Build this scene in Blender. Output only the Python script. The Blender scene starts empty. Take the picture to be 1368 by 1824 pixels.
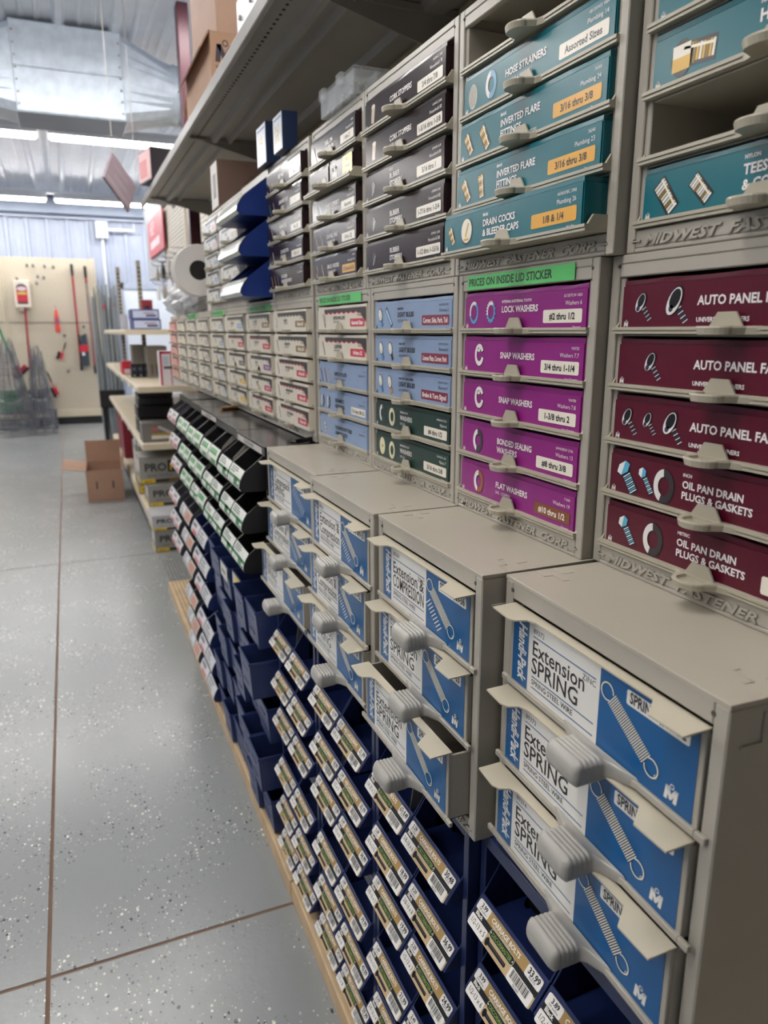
import bpy, bmesh, math, random
from mathutils import Vector, Matrix

# ---------------------------------------------------------------- camera, world, exposure
S = bpy.context.scene
COL = S.collection
EYE = 1.195                                   # eye height above the floor
cam_data = bpy.data.cameras.new('camera')
cam = bpy.data.objects.new('camera', cam_data)
COL.objects.link(cam)
YAW, PIT, ROL, FPX = 0.3990, -0.2431, -0.0023, 1303.1
_F = Vector((math.sin(YAW) * math.cos(PIT), math.cos(YAW) * math.cos(PIT), math.sin(PIT)))
_R = Vector((math.cos(YAW), -math.sin(YAW), 0))
_U = _R.cross(_F)
_R2 = math.cos(ROL) * _R + math.sin(ROL) * _U
_U2 = -math.sin(ROL) * _R + math.cos(ROL) * _U
cam.matrix_world = Matrix(((_R2.x, _U2.x, -_F.x, 0), (_R2.y, _U2.y, -_F.y, 0), (_R2.z, _U2.z, -_F.z, EYE), (0, 0, 0, 1)))
cam_data.sensor_fit = 'VERTICAL'
cam_data.sensor_height = 36.0
cam_data.sensor_width = 36.0
cam_data.lens = 36.0 * FPX / 1824.0
cam_data.clip_start = 0.02
cam_data.clip_end = 60
cam_data.dof.use_dof = True
cam_data.dof.focus_distance = 0.82
cam_data.dof.aperture_fstop = 7.0
S.camera = cam

world = bpy.data.worlds.new('world')
S.world = world
world.use_nodes = True
world.node_tree.nodes['Background'].inputs[0].default_value = (0.75, 0.85, 1.0, 1)
world.node_tree.nodes['Background'].inputs[1].default_value = 0.15
S.view_settings.view_transform = 'Standard'
S.view_settings.look = 'None'
S.view_settings.gamma = 1.0
S.view_settings.use_curve_mapping = False
S.view_settings.exposure = 0.0
LAMP_POWER = 42.0                             # strength of every fluorescent tube of the shop
LAMP_COLOR = (1.0, 0.965, 0.93)
LAMP_ROWS = (0.60, 3.75, 6.90, 10.05)  # rows of tubes across the aisle

# ---------------------------------------------------------------- materials
def srgb(h):
    h = h.lstrip('#')
    c = [int(h[i:i + 2], 16) / 255 for i in (0, 2, 4)]
    return tuple((x / 12.92 if x <= 0.04045 else ((x + 0.055) / 1.055) ** 2.4) for x in c) + (1.0,)

MATS = {}
def mat(name, col, rough=0.5, metal=0.0, var=0.06, scale=9.0, bump=0.0, bscale=120.0, emit=0.0, alpha=1.0, trans=0.0, spec=0.5, coat=0.0):
    if name in MATS:
        return MATS[name]
    m = bpy.data.materials.new(name)
    m.use_nodes = True
    nt = m.node_tree
    b = nt.nodes['Principled BSDF']
    c = srgb(col) if isinstance(col, str) else col
    b.inputs['Base Color'].default_value = c
    b.inputs['Roughness'].default_value = rough
    b.inputs['Metallic'].default_value = metal
    b.inputs['Specular IOR Level'].default_value = spec
    if coat:
        b.inputs['Coat Weight'].default_value = coat
        b.inputs['Coat Roughness'].default_value = 0.15
    if trans:
        b.inputs['Transmission Weight'].default_value = trans
    if alpha < 1:
        b.inputs['Alpha'].default_value = alpha
    if emit:
        b.inputs['Emission Color'].default_value = c
        b.inputs['Emission Strength'].default_value = emit
    if var or bump:
        tc = nt.nodes.new('ShaderNodeTexCoord')
        if var:
            n = nt.nodes.new('ShaderNodeTexNoise')
            n.inputs['Scale'].default_value = scale
            n.inputs['Detail'].default_value = 5
            nt.links.new(tc.outputs['Object'], n.inputs['Vector'])
            r = nt.nodes.new('ShaderNodeValToRGB')
            r.color_ramp.elements[0].position = 0.3
            r.color_ramp.elements[1].position = 0.7
            r.color_ramp.elements[0].color = tuple(x * (1 - var) for x in c[:3]) + (1,)
            r.color_ramp.elements[1].color = tuple(min(1, x * (1 + var)) for x in c[:3]) + (1,)
            nt.links.new(n.outputs['Fac'], r.inputs['Fac'])
            nt.links.new(r.outputs['Color'], b.inputs['Base Color'])
        if bump:
            n2 = nt.nodes.new('ShaderNodeTexNoise')
            n2.inputs['Scale'].default_value = bscale
            nt.links.new(tc.outputs['Object'], n2.inputs['Vector'])
            bp = nt.nodes.new('ShaderNodeBump')
            bp.inputs['Strength'].default_value = bump
            bp.inputs['Distance'].default_value = 0.002
            nt.links.new(n2.outputs['Fac'], bp.inputs['Height'])
            nt.links.new(bp.outputs['Normal'], b.inputs['Normal'])
    MATS[name] = m
    return m

def ink(h, rough=0.35):
    return mat('ink_' + h.lstrip('#'), h, rough, var=0)

GRAY = mat('gray_plastic', '#aaa498', 0.36, var=0.05, bump=0.05, bscale=300)
GRAYTOP = mat('gray_painted_metal', '#b0a99a', 0.33, var=0.06, scale=5, bump=0.04, bscale=60)
TRAY = mat('gray_tray_plastic', '#b0a996', 0.32, var=0.04)
BEIGE = mat('beige_plastic_lid', '#c0b8a4', 0.42, var=0.04)
SILVER = mat('silver_gray_plastic', '#a3a099', 0.3, var=0.04)
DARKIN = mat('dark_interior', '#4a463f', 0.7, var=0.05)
NAVY = mat('navy_painted_metal', '#1a2751', 0.35, var=0.06)
NAVYIN = mat('navy_plastic', '#1a2854', 0.38, var=0.08)
BLUEBIN = mat('blue_plastic_bin', '#2a3866', 0.36, var=0.06)
BLACKP = mat('black_plastic', '#18181a', 0.4, var=0.05)
BLACKM = mat('black_painted_metal', '#151517', 0.2, var=0.1, scale=6)
DIVGRAY = mat('gray_divider', '#8a857b', 0.5, var=0.05)
CARD = mat('brown_cardboard', '#bd977d', 0.75, var=0.06, bump=0.1)
CARDIN = mat('cardboard_inside', '#8d6b52', 0.85, var=0.06)
BOLT = mat('black_oxide_steel', '#111112', 0.3, metal=0.6, var=0.1)
SHELF = mat('taupe_shelf_steel', '#96928c', 0.42, var=0.05)
DECK = mat('tan_wood_board', '#c6ab87', 0.6, var=0.14, scale=14)
CREAM = mat('cream_metal', '#cfc3ab', 0.45, var=0.04)
MAROON = mat('maroon_steel', '#451a28', 0.4, var=0.05)
WHITEM = mat('white_metal_siding', '#a7b0c2', 0.45, var=0.03)
CEILM = mat('white_metal_ceiling', '#e2e8f1', 0.3, metal=0.1, var=0.05)
GALV = mat('galvanized_steel', '#c8d3e0', 0.4, metal=0.3, var=0.12, scale=18)
LAMPM = mat('fluorescent_tube', LAMP_COLOR + (1,), 0.4, var=0, emit=LAMP_POWER)
HOUSING = mat('white_lamp_housing', '#e6e9ee', 0.4, var=0.02)

# ---------------------------------------------------------------- mesh helpers
class MB:
    def __init__(self):
        self.v, self.f, self.mi, self.mats = [], [], [], []
    def _m(self, m):
        if m not in self.mats:
            self.mats.append(m)
        return self.mats.index(m)
    def poly(self, pts, m):
        b = len(self.v)
        self.v += [tuple(p) for p in pts]
        self.f.append(list(range(b, b + len(pts))))
        self.mi.append(self._m(m))
    def box(self, x0, x1, y0, y1, z0, z1, m):
        self.hexa([(x0, y0, z0), (x1, y0, z0), (x1, y1, z0), (x0, y1, z0), (x0, y0, z1), (x1, y0, z1), (x1, y1, z1), (x0, y1, z1)], m)
    def hexa(self, p, m):
        b = len(self.v)
        self.v += [tuple(q) for q in p]
        k = self._m(m)
        for q in ((0, 3, 2, 1), (4, 5, 6, 7), (0, 1, 5, 4), (1, 2, 6, 5), (2, 3, 7, 6), (3, 0, 4, 7)):
            self.f.append([b + i for i in q])
            self.mi.append(k)
    def prism(self, pts, axis, a0, a1, m):
        # polygon in the two other axes (order kept), extruded along axis
        n = len(pts)
        def P(q, a):
            return {'x': (a, q[0], q[1]), 'y': (q[0], a, q[1]), 'z': (q[0], q[1], a)}[axis]
        self.loft([[P(q, a0) for q in pts], [P(q, a1) for q in pts]], m)
    def loft(self, rings, m, cap=True, closed=True):
        b = len(self.v)
        n = len(rings[0])
        for r in rings:
            self.v += [tuple(p) for p in r]
        k = self._m(m)
        for i in range(len(rings) - 1):
            for j in range(n if closed else n - 1):
                a, c = b + i * n + j, b + i * n + (j + 1) % n
                self.f.append([a, c, c + n, a + n])
                self.mi.append(k)
        if cap:
            self.f.append([b + j for j in range(n)][::-1])
            self.f.append([b + (len(rings) - 1) * n + j for j in range(n)])
            self.mi += [k, k]
    def tube(self, path, r, m, n=8, cap=True):
        path = [Vector(p) for p in path]
        rr = r if isinstance(r, (list, tuple)) else [r] * len(path)
        rings = []
        for i, p in enumerate(path):
            d = (path[min(i + 1, len(path) - 1)] - path[max(i - 1, 0)]).normalized()
            a = d.cross(Vector((0, 0, 1)) if abs(d.z) < 0.9 else Vector((1, 0, 0))).normalized()
            c = d.cross(a)
            rings.append([p + rr[i] * (math.cos(2 * math.pi * j / n) * a + math.sin(2 * math.pi * j / n) * c) for j in range(n)])
        self.loft(rings, m, cap)
    def lathe(self, prof, m, axis='z', o=(0, 0, 0), n=24):
        rings = []
        for r, h in prof:
            ring = []
            for j in range(n):
                t = 2 * math.pi * j / n
                c, s = r * math.cos(t), r * math.sin(t)
                p = {'z': (c, s, h), 'y': (c, h, s), 'x': (h, c, s)}[axis]
                ring.append((p[0] + o[0], p[1] + o[1], p[2] + o[2]))
            rings.append(ring)
        self.loft(rings, m)
    def mesh(self, name, bev=0.0, seg=1, smooth=False):
        me = bpy.data.meshes.new(name)
        me.from_pydata(self.v, [], self.f)
        for m in self.mats:
            me.materials.append(m)
        me.polygons.foreach_set('material_index', self.mi)
        bm = bmesh.new()
        bm.from_mesh(me)
        bmesh.ops.recalc_face_normals(bm, faces=bm.faces)
        if bev:
            ed = [e for e in bm.edges if len(e.link_faces) == 2 and e.calc_face_angle(0) > 0.5 and e.calc_length() > bev * 1.2]
            bmesh.ops.bevel(bm, geom=ed, offset=bev, segments=seg, affect='EDGES', clamp_overlap=True)
        if smooth:
            for f in bm.faces:
                f.smooth = True
            for e in bm.edges:
                if len(e.link_faces) == 2 and e.calc_face_angle(0) > 0.7:
                    e.smooth = False
        bm.to_mesh(me)
        bm.free()
        return me
    def build(self, name, parent=None, loc=(0, 0, 0), rz=0.0, **k):
        return put(name, self.mesh(name, **k), parent, loc, rz)

def put(name, me, parent=None, loc=(0, 0, 0), rz=0.0):
    o = bpy.data.objects.new(name, me)
    COL.objects.link(o)
    o.location = loc
    o.rotation_euler = (0, 0, rz)
    if parent is not None:
        o.parent = parent
    return o

def tag(o, label, cat, group=None):
    o['label'] = label
    o['category'] = cat
    if group:
        o['group'] = group
    return o

def thing(name, label, cat, loc=(0, 0, 0), rz=0.0, group=None):
    return tag(put(name, None, None, loc, rz), label, cat, group)

def struct(o):
    o['kind'] = 'structure'
    return o

# ---------------------------------------------------------------- flat print: lettering and pictures on real surfaces
GLY = {}
def glyphs(s, bold):
    k = (s, bold)
    if k not in GLY:
        c = bpy.data.curves.new('type', 'FONT')
        c.body = s
        c.size = 1.0
        c.resolution_u = 2
        c.fill_mode = 'FRONT'
        c.offset = 0.028 if bold is True else (bold or 0.0)
        o = bpy.data.objects.new('type', c)
        me = bpy.data.meshes.new_from_object(o)
        vs = [(v.co.x, v.co.y) for v in me.vertices]
        fs = [tuple(p.vertices) for p in me.polygons]
        w = max([x for x, y in vs], default=0.0)
        bpy.data.objects.remove(o)
        bpy.data.meshes.remove(me)
        bpy.data.curves.remove(c)
        GLY[k] = (vs, fs, w)
    return GLY[k]

class Print:
    """ink polygons on a plane: x to the right, z up, every layer a hair further out"""
    def __init__(self, rough=0.35):
        self.v, self.f, self.mi, self.mats, self.rough = [], [], [], [], rough
        self.L = 0
    def _add(self, vs, fs, col, layer):
        m = ink(col, self.rough) if isinstance(col, str) else col
        if m not in self.mats:
            self.mats.append(m)
        k = self.mats.index(m)
        b = len(self.v)
        d = layer * 0.00012
        self.v += [(x, z, d) for x, z in vs]
        for f in fs:
            self.f.append([b + i for i in f])
            self.mi.append(k)
    def poly(self, pts, col, layer=1):
        self._add(pts, [tuple(range(len(pts)))], col, layer)
    def rect(self, x0, x1, z0, z1, col, layer=1, r=0.0):
        if r <= 0:
            return self.poly([(x0, z0), (x1, z0), (x1, z1), (x0, z1)], col, layer)
        pts = []
        for cx, cz, a in ((x1 - r, z0 + r, -90), (x1 - r, z1 - r, 0), (x0 + r, z1 - r, 90), (x0 + r, z0 + r, 180)):
            for i in range(4):
                t = math.radians(a + 30 * i)
                pts.append((cx + r * math.cos(t), cz + r * math.sin(t)))
        self.poly(pts, col, layer)
    def ell(self, cx, cz, rx, rz, col, layer=1, rot=0.0, n=20):
        c, s = math.cos(rot), math.sin(rot)
        self.poly([(cx + rx * math.cos(t) * c - rz * math.sin(t) * s, cz + rx * math.cos(t) * s + rz * math.sin(t) * c) for t in [2 * math.pi * i / n for i in range(n)]], col, layer)
    def ring(self, cx, cz, r0, r1, col, layer=1, a0=0.0, a1=360.0, n=24, teeth=0, tin=0.0, tout=0.0, sq=1.0):
        vs, fs = [], []
        for i in range(n + 1):
            t = math.radians(a0 + (a1 - a0) * i / n)
            k = 1 if teeth and i % 2 else 0
            for r in (r0 - tin * k, r1 + tout * k):
                vs.append((cx + sq * r * math.cos(t), cz + r * math.sin(t)))
        for i in range(n):
            fs.append((2 * i, 2 * i + 1, 2 * i + 3, 2 * i + 2))
        self._add(vs, fs, col, layer)
    def line(self, p, q, w, col, layer=1):
        a, b = Vector(p), Vector(q)
        d = (b - a).normalized()
        n = Vector((-d.y, d.x)) * w / 2
        self.poly([a - n, b - n, b + n, a + n], col, layer)
    def text(self, s, x, z, size, col, layer=3, align='L', bold=False, sx=1.0, rot=0.0, shear=0.0, maxw=None):
        vs, fs, w = glyphs(s, bold)
        if maxw and w * size * sx > maxw:
            sx = maxw / (w * size)
        off = {'L': 0, 'C': -w / 2, 'R': -w}[align]
        c, sn = math.cos(rot), math.sin(rot)
        out = []
        for a, b in vs:
            a2 = (a + off + shear * b) * size * sx
            b2 = b * size
            out.append((x + a2 * c - b2 * sn, z + a2 * sn + b2 * c))
        self._add(out, fs, col, layer)
    def mesh(self, name, o=(0, 0, 0), u=(1, 0, 0), v=(0, 0, 1), n=(0, -1, 0)):
        o, u, v, n = Vector(o), Vector(u), Vector(v), Vector(n)
        me = bpy.data.meshes.new(name)
        me.from_pydata([tuple(o + u * a + v * b + n * (c + 0.0003)) for a, b, c in self.v], [], self.f)
        for m in self.mats:
            me.materials.append(m)
        me.polygons.foreach_set('material_index', self.mi)
        return me
    def build(self, name, parent, **k):
        return put(name, self.mesh(name, **k), parent)

# ---------------------------------------------------------------- pictures printed on the cartons
def logo_m(p, x, z, s, col, layer=2):
    # the maker's emblem: a slanted block M with a small round badge above
    def q(pts):
        p.poly([(x + a * s + 0.12 * b * s, z + b * s) for a, b in pts], col, layer)
    q([(0, 0), (0.24, 0), (0.24, 0.8), (0, 0.8)])
    q([(0.66, 0), (0.9, 0), (0.9, 0.8), (0.66, 0.8)])
    q([(0.0, 0.8), (0.24, 0.8), (0.5, 0.32), (0.45, 0.08), (0.38, 0.08)])
    q([(0.9, 0.8), (0.66, 0.8), (0.4, 0.32), (0.45, 0.08), (0.52, 0.08)])
    p.ring(x + 0.53 * s, z + 0.86 * s, 0.1 * s, 0.16 * s, col, layer, n=10)

def pic_washer(p, x, z, r, body, hi, sq=0.8):
    p.ring(x + 0.0004, z - 0.0004, r * 0.5, r * 1.06, '#101010', 2, sq=sq)
    p.ring(x, z, r * 0.55, r, body, 3, sq=sq)
    p.ring(x, z, r * 0.55, r, hi, 4, 95, 250, sq=sq)
def pic_tooth(p, x, z, r, inner):
    for a0, a1, c in ((60, 200, '#e8e4e0'), (200, 420, '#4f9fc4')):
        if inner:
            p.ring(x, z, r * 0.78, r, c, 3, a0, a1, n=16, teeth=1, tin=r * 0.14, sq=0.8)
        else:
            p.ring(x, z, r * 0.62, r * 0.82, c, 3, a0, a1, n=16, teeth=1, tout=r * 0.22, sq=0.8)
def pic_snap(p, x, z, r):
    p.ring(x + 0.0004, z - 0.0003, r * 0.52, r * 1.05, '#101010', 2, 20, 350, sq=0.8)
    p.ring(x, z, r * 0.58, r, '#e8e4e0', 3, 25, 345, sq=0.8)
    p.ell(x - r * 0.1, z + r * 0.45, r * 0.25, r * 0.2, '#e8e4e0', 3)
def pic_screw(p, x, z, s, head=1.0):
    d = Vector((0.62, -0.78))
    n = Vector((0.78, 0.62))
    o = Vector((x, z))
    p.line(o, o + d * s * 1.5, s * 0.34, '#0c0c10', 2)
    for i in range(8):
        c = o + d * s * (0.35 + i * 0.15)
        p.line(c - n * s * 0.2, c + n * s * 0.2 + d * s * 0.05, s * 0.06, '#e4dede' if i % 2 else '#3a3550', 3)
    p.ell(x - 0.02 * s, z, s * 0.72 * head, s * 0.42 * head, '#0c0c10', 4, rot=1.05)
    p.ell(x - 0.05 * s, z - 0.02 * s, s * 0.66 * head, s * 0.36 * head, '#e6e2de', 5, rot=1.05)
    p.ell(x + 0.02 * s, z + 0.12 * s, s * 0.46 * head, s * 0.28 * head, '#141218', 6, rot=1.05)
    p.ell(x - 0.24 * s, z - 0.4 * s, s * 0.2, s * 0.16, '#3a3550', 6, rot=1.05)
def pic_hexbolt(p, x, z, s, wide=1.0):
    d = Vector((0.6, -0.8))
    n = Vector((0.8, 0.6)) * wide
    o = Vector((x, z))
    p.line(o, o + d * s * 1.7, s * 0.62 * wide, '#0e1a22', 2)
    for i in range(9):
        c = o + d * s * (0.4 + i * 0.14)
        p.line(c - n * s * 0.26, c + n * s * 0.26 + d * s * 0.05, s * 0.07, '#5fb2d2' if i % 2 else '#e8f2f4', 3)
    hexa = [o + n * s * 0.55 * math.cos(t) + d * s * 0.42 * math.sin(t) - d * s * 0.1 for t in [i * math.pi / 3 + 0.2 for i in range(6)]]
    p.poly(hexa, '#0e1a22', 4)
    p.poly([h * 0.93 + o * 0.07 for h in hexa], '#58aecf', 5)
    p.poly([h * 0.9 + o * 0.1 for h in hexa[2:6]], '#eef2f0', 6)
def pic_bulb(p, x, z, s, base='#3c7fae'):
    p.line((x, z), (x + s * 0.55, z - s * 0.95), s * 0.5, '#16202a', 2)
    p.line((x + 0.1 * s, z - 0.2 * s), (x + s * 0.52, z - s * 0.9), s * 0.36, base, 3)
    p.ell(x - s * 0.1, z + s * 0.2, s * 0.5, s * 0.68, '#16202a', 4, rot=0.4)
    p.ell(x - s * 0.1, z + s * 0.2, s * 0.42, s * 0.6, '#e8e6d8', 5, rot=0.4)
    p.line((x - s * 0.1, z + s * 0.1), (x + s * 0.1, z - s * 0.25), s * 0.06, '#4a4a40', 6)
def pic_fitting(p, x, z, s, d=(0.55, -0.83), c1='#d8a935', c2='#efe8d6'):
    s = s * 1.2
    d = Vector(d)
    n = Vector((-d.y, d.x))
    o = Vector((x, z)) - d * s
    p.line(o - d * s * 0.06, o + d * s * 2.06, s * 1.06, '#17120a', 2)
    for i in range(10):
        c = o + d * s * (0.1 + i * 0.2)
        wd = 0.9 if i < 4 else 0.74
        p.line(c - n * s * wd * 0.5, c + n * s * wd * 0.5, s * 0.15, (c1, c2, c1, '#8c6a1c')[i % 4], 3)
    p.line(o + n * s * 0.28, o + d * s * 1.9 + n * s * 0.22, s * 0.12, '#f6f0e0', 4)
def pic_cork(p, x, z, s):
    p.poly([(x - 0.5 * s, z - 0.9 * s), (x + 0.35 * s, z - 1.0 * s), (x + 0.75 * s, z + 0.8 * s), (x - 0.35 * s, z + 0.95 * s)], '#d8c4ac', 2)
    p.ell(x + 0.2 * s, z + 0.88 * s, 0.56 * s, 0.24 * s, '#efe2d0', 3)
    for i in range(7):
        p.ell(x - 0.25 * s + (i % 3) * 0.3 * s, z - 0.75 * s + i * 0.2 * s, 0.06 * s, 0.04 * s, '#5a4034', 4, n=6)
def pic_stopper(p, x, z, s):
    p.poly([(x - 0.3 * s, z - 0.8 * s), (x + 0.5 * s, z - 0.5 * s), (x + 0.6 * s, z + 0.3 * s), (x - 0.5 * s, z + 0.4 * s)], '#1a1516', 2)
    p.poly([(x - 0.5 * s, z + 0.4 * s), (x + 0.0 * s, z + 0.9 * s), (x + 0.6 * s, z + 0.3 * s), (x + 0.1 * s, z + 0.0 * s)], '#2c2628', 3)
    p.line((x - 0.3 * s, z - 0.8 * s), (x + 0.1 * s, z), 0.14 * s, '#d8d0cc', 4)
    p.line((x + 0.1 * s, z), (x + 0.58 * s, z + 0.32 * s), 0.1 * s, '#d8d0cc', 4)
def pic_pin(p, x, z, s, col='#555049'):
    p.line((x - 0.5 * s, z + 0.9 * s), (x + 0.5 * s, z - 0.9 * s), 0.3 * s, '#15130f', 2)
    p.line((x - 0.45 * s, z + 0.85 * s), (x + 0.45 * s, z - 0.8 * s), 0.18 * s, col, 3)
def pic_hook(p, x, z, s, col='#6a655c'):
    p.ring(x, z - 0.3 * s, 0.4 * s, 0.6 * s, col, 3, -200, 60, n=12, sq=0.7)
    p.line((x + 0.3 * s, z - 0.1 * s), (x - 0.2 * s, z + 0.95 * s), 0.2 * s, col, 3)
def pic_spring(p, x0, z0, x1, z1, w, coils=24, hooks=True, col='#e9e7e0', wire=0.0013):
    a, b = Vector((x0, z0)), Vector((x1, z1))
    d = (b - a).normalized()
    n = Vector((-d.y, d.x))
    L = (b - a).length
    if hooks:
        p.poly([a - n * w / 2, b - n * w / 2, b + n * w / 2, a + n * w / 2], '#101418', 2)
    for i in range(coils):
        c = a + d * L * (i + 0.3) / coils
        k = d * L / coils * 0.55
        p.line(c - n * w * 0.53 - k * 0.3, c + n * w * 0.53 + k, L / coils * 0.5 if hooks else wire, col, 3)
    if hooks:
        r = w * 0.56
        for e, sg in ((a, -1), (b, 1)):
            c = e + d * sg * r * 0.9
            ang = math.degrees(math.atan2(d.y * sg, d.x * sg))
            p.ring(c.x, c.y, r - wire * 0.9, r + wire * 0.9, '#101418', 2, ang - 150, ang + 150, n=18)
            p.ring(c.x, c.y, r - wire * 0.5, r + wire * 0.5, col, 3, ang - 150, ang + 150, n=18)

RZ = -math.pi / 2                             # fixtures of the run face the aisle: local x runs along the shelf towards the viewer, local y into the shelf

# ---------------------------------------------------------------- the building
def floor_mat():
    m = bpy.data.materials.new('epoxy_flake_floor')
    m.use_nodes = True
    nt = m.node_tree
    L = nt.links
    b = nt.nodes['Principled BSDF']
    tc = nt.nodes.new('ShaderNodeTexCoord')
    def noise(scale, det=4):
        n = nt.nodes.new('ShaderNodeTexNoise')
        n.inputs['Scale'].default_value = scale
        n.inputs['Detail'].default_value = det
        L.new(tc.outputs['Object'], n.inputs['Vector'])
        return n
    def ramp(src, p0, p1, c0, c1):
        r = nt.nodes.new('ShaderNodeValToRGB')
        r.color_ramp.elements[0].position, r.color_ramp.elements[1].position = p0, p1
        r.color_ramp.elements[0].color, r.color_ramp.elements[1].color = c0, c1
        L.new(src, r.inputs['Fac'])
        return r
    def mix(fac, a, c):
        x = nt.nodes.new('ShaderNodeMix')
        x.data_type = 'RGBA'
        L.new(fac, x.inputs[0])
        if isinstance(a, tuple): x.inputs[6].default_value = a
        else: L.new(a, x.inputs[6])
        if isinstance(c, tuple): x.inputs[7].default_value = c
        else: L.new(c, x.inputs[7])
        return x.outputs[2]
    base = ramp(noise(0.9, 2).outputs['Fac'], 0.25, 0.75, srgb('#838685'), srgb('#8f9293')).outputs['Color']
    col = base
    clus = ramp(noise(5.5, 6).outputs['Fac'], 0.43, 0.55, (0, 0, 0, 1), (1, 1, 1, 1))
    for scale, thr, c, seed in ((125, 0.80, srgb('#e3e0d4'), 0.0), (110, 0.84, srgb('#2a2f38'), 3.7), (190, 0.82, srgb('#c4c1b6'), 8.1), (170, 0.86, srgb('#454a52'), 5.3)):
        mp = nt.nodes.new('ShaderNodeMapping')
        mp.inputs['Location'].default_value = (seed, seed * 1.7, 0)
        mp.inputs['Scale'].default_value = (1, 0.8, 1)
        L.new(tc.outputs['Object'], mp.inputs['Vector'])
        # wobble the cells so that the flakes are ragged
        v = nt.nodes.new('ShaderNodeTexVoronoi')
        v.inputs['Scale'].default_value = scale
        L.new(mp.outputs['Vector'], v.inputs['Vector'])
        sep = nt.nodes.new('ShaderNodeSeparateColor')
        L.new(v.outputs['Color'], sep.inputs['Color'])
        pick = nt.nodes.new('ShaderNodeMath'); pick.operation = 'GREATER_THAN'
        pick.inputs[1].default_value = thr
        L.new(sep.outputs[0], pick.inputs[0])
        size = nt.nodes.new('ShaderNodeMath'); size.operation = 'MULTIPLY_ADD'
        L.new(sep.outputs[1], size.inputs[0]); size.inputs[1].default_value = 0.26; size.inputs[2].default_value = 0.14
        near = nt.nodes.new('ShaderNodeMath'); near.operation = 'LESS_THAN'
        L.new(v.outputs['Distance'], near.inputs[0]); L.new(size.outputs[0], near.inputs[1])
        both = nt.nodes.new('ShaderNodeMath'); both.operation = 'MULTIPLY'
        L.new(pick.outputs[0], both.inputs[0]); L.new(near.outputs[0], both.inputs[1])
        msk = nt.nodes.new('ShaderNodeMath'); msk.operation = 'MULTIPLY'
        L.new(both.outputs[0], msk.inputs[0]); L.new(clus.outputs['Color'], msk.inputs[1])
        col = mix(msk.outputs[0], col, c)
    L.new(col, b.inputs['Base Color'])
    rr = ramp(noise(5).outputs['Fac'], 0.3, 0.7, (0.23, 0.23, 0.23, 1), (0.265, 0.265, 0.265, 1))
    L.new(rr.outputs['Color'], b.inputs['Roughness'])
    bp = nt.nodes.new('ShaderNodeBump')
    bp.inputs['Strength'].default_value = 0.12
    bp.inputs['Distance'].default_value = 0.004
    L.new(noise(60, 3).outputs['Fac'], bp.inputs['Height'])
    L.new(bp.outputs['Normal'], b.inputs['Normal'])
    return m
FLOORM = floor_mat()
JOINT = mat('brown_floor_joint', '#6e5646', 0.8, var=0.15)

XL, XR, YB, YF, ZC = -6.0, 6.0, -5.0, 10.75, 2.85
# floor slabs parted by saw-cut joints
xj = [XL, -4.4, -0.148, 3.6, XR]
yj = [YB, -1.45, 1.298, 4.07, 6.85, 9.6, YF + 0.1]
fb = MB()
fb.box(XL, XR, YB, YF + 0.1, -0.12, -0.0012, JOINT)
for i in range(len(xj) - 1):
    for j in range(len(yj) - 1):
        g = 0.0042
        fb.box(xj[i] + g, xj[i + 1] - g, yj[j] + g, yj[j + 1] - g, -0.03, 0.0, FLOORM)
struct(fb.build('floor'))

def ribbed(name, x0, x1, pitch, m, place):
    # folded sheet: flat pans parted by raised ribs, with two low stiffeners in each pan
    prof = []
    x = x0
    while x < x1:
        for dx, h in ((0, 0), (0.016, 0.030), (0.048, 0.030), (0.064, 0.0), (pitch * 0.42, 0), (pitch * 0.45, 0.006), (pitch * 0.5, 0.006), (pitch * 0.53, 0), (pitch * 0.7, 0), (pitch * 0.73, 0.006), (pitch * 0.78, 0.006), (pitch * 0.81, 0)):
            prof.append((x + dx, h))
        x += pitch
    b = MB()
    for i in range(len(prof) - 1):
        (a, h), (c, k) = prof[i], prof[i + 1]
        b.poly(place(a, h, 0) and [place(a, h, 0), place(c, k, 0), place(c, k, 1), place(a, h, 1)], m)
    return struct(b.build(name))
ribbed('ceiling', XL, XR, 0.29, CEILM, lambda x, h, t: (x, YB if t == 0 else YF, ZC - h))
ribbed('wall_back', XL, XR, 0.235, WHITEM, lambda x, h, t: (x, YF - h, 0 if t == 0 else ZC))
ribbed('wall_right', YB, YF, 0.235, WHITEM, lambda x, h, t: (2.6 - h, x, 0 if t == 0 else ZC))
ribbed('wall_left', YB, YF, 0.235, WHITEM, lambda x, h, t: (XL + h, x, 0 if t == 0 else ZC))
ribbed('wall_front', XL, XR, 0.235, WHITEM, lambda x, h, t: (x, YB + h, 0 if t == 0 else ZC))
b = MB()
b.box(XL, 2.6, YF - 0.20, YF - 0.03, 2.625, 2.80, mat('ceiling_shade_band', '#8d98aa', 0.5, var=0.04))  # strip added above the wall, its darker colour standing in for shaded ceiling
b.box(XL, 2.6, YF - 0.07, YF - 0.03, 2.58, 2.625, WHITEM)
struct(b.build('trim_1'))
b = MB()
b.tube([(0.55, YF - 0.10, 0.0), (0.55, YF - 0.10, 2.38)], 0.016, HOUSING)
b.tube([(0.58, YF - 0.10, 2.47), (0.95, YF - 0.10, 2.47), (0.95, YF - 0.10, 2.56)], 0.014, HOUSING)
b.box(0.48, 0.62, YF - 0.15, YF - 0.045, 2.36, 2.56, HOUSING)
tag(b.build('electrical_conduit', bev=0.004), 'white electrical box and conduit pipe on the ribbed back wall', 'conduit')
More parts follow.
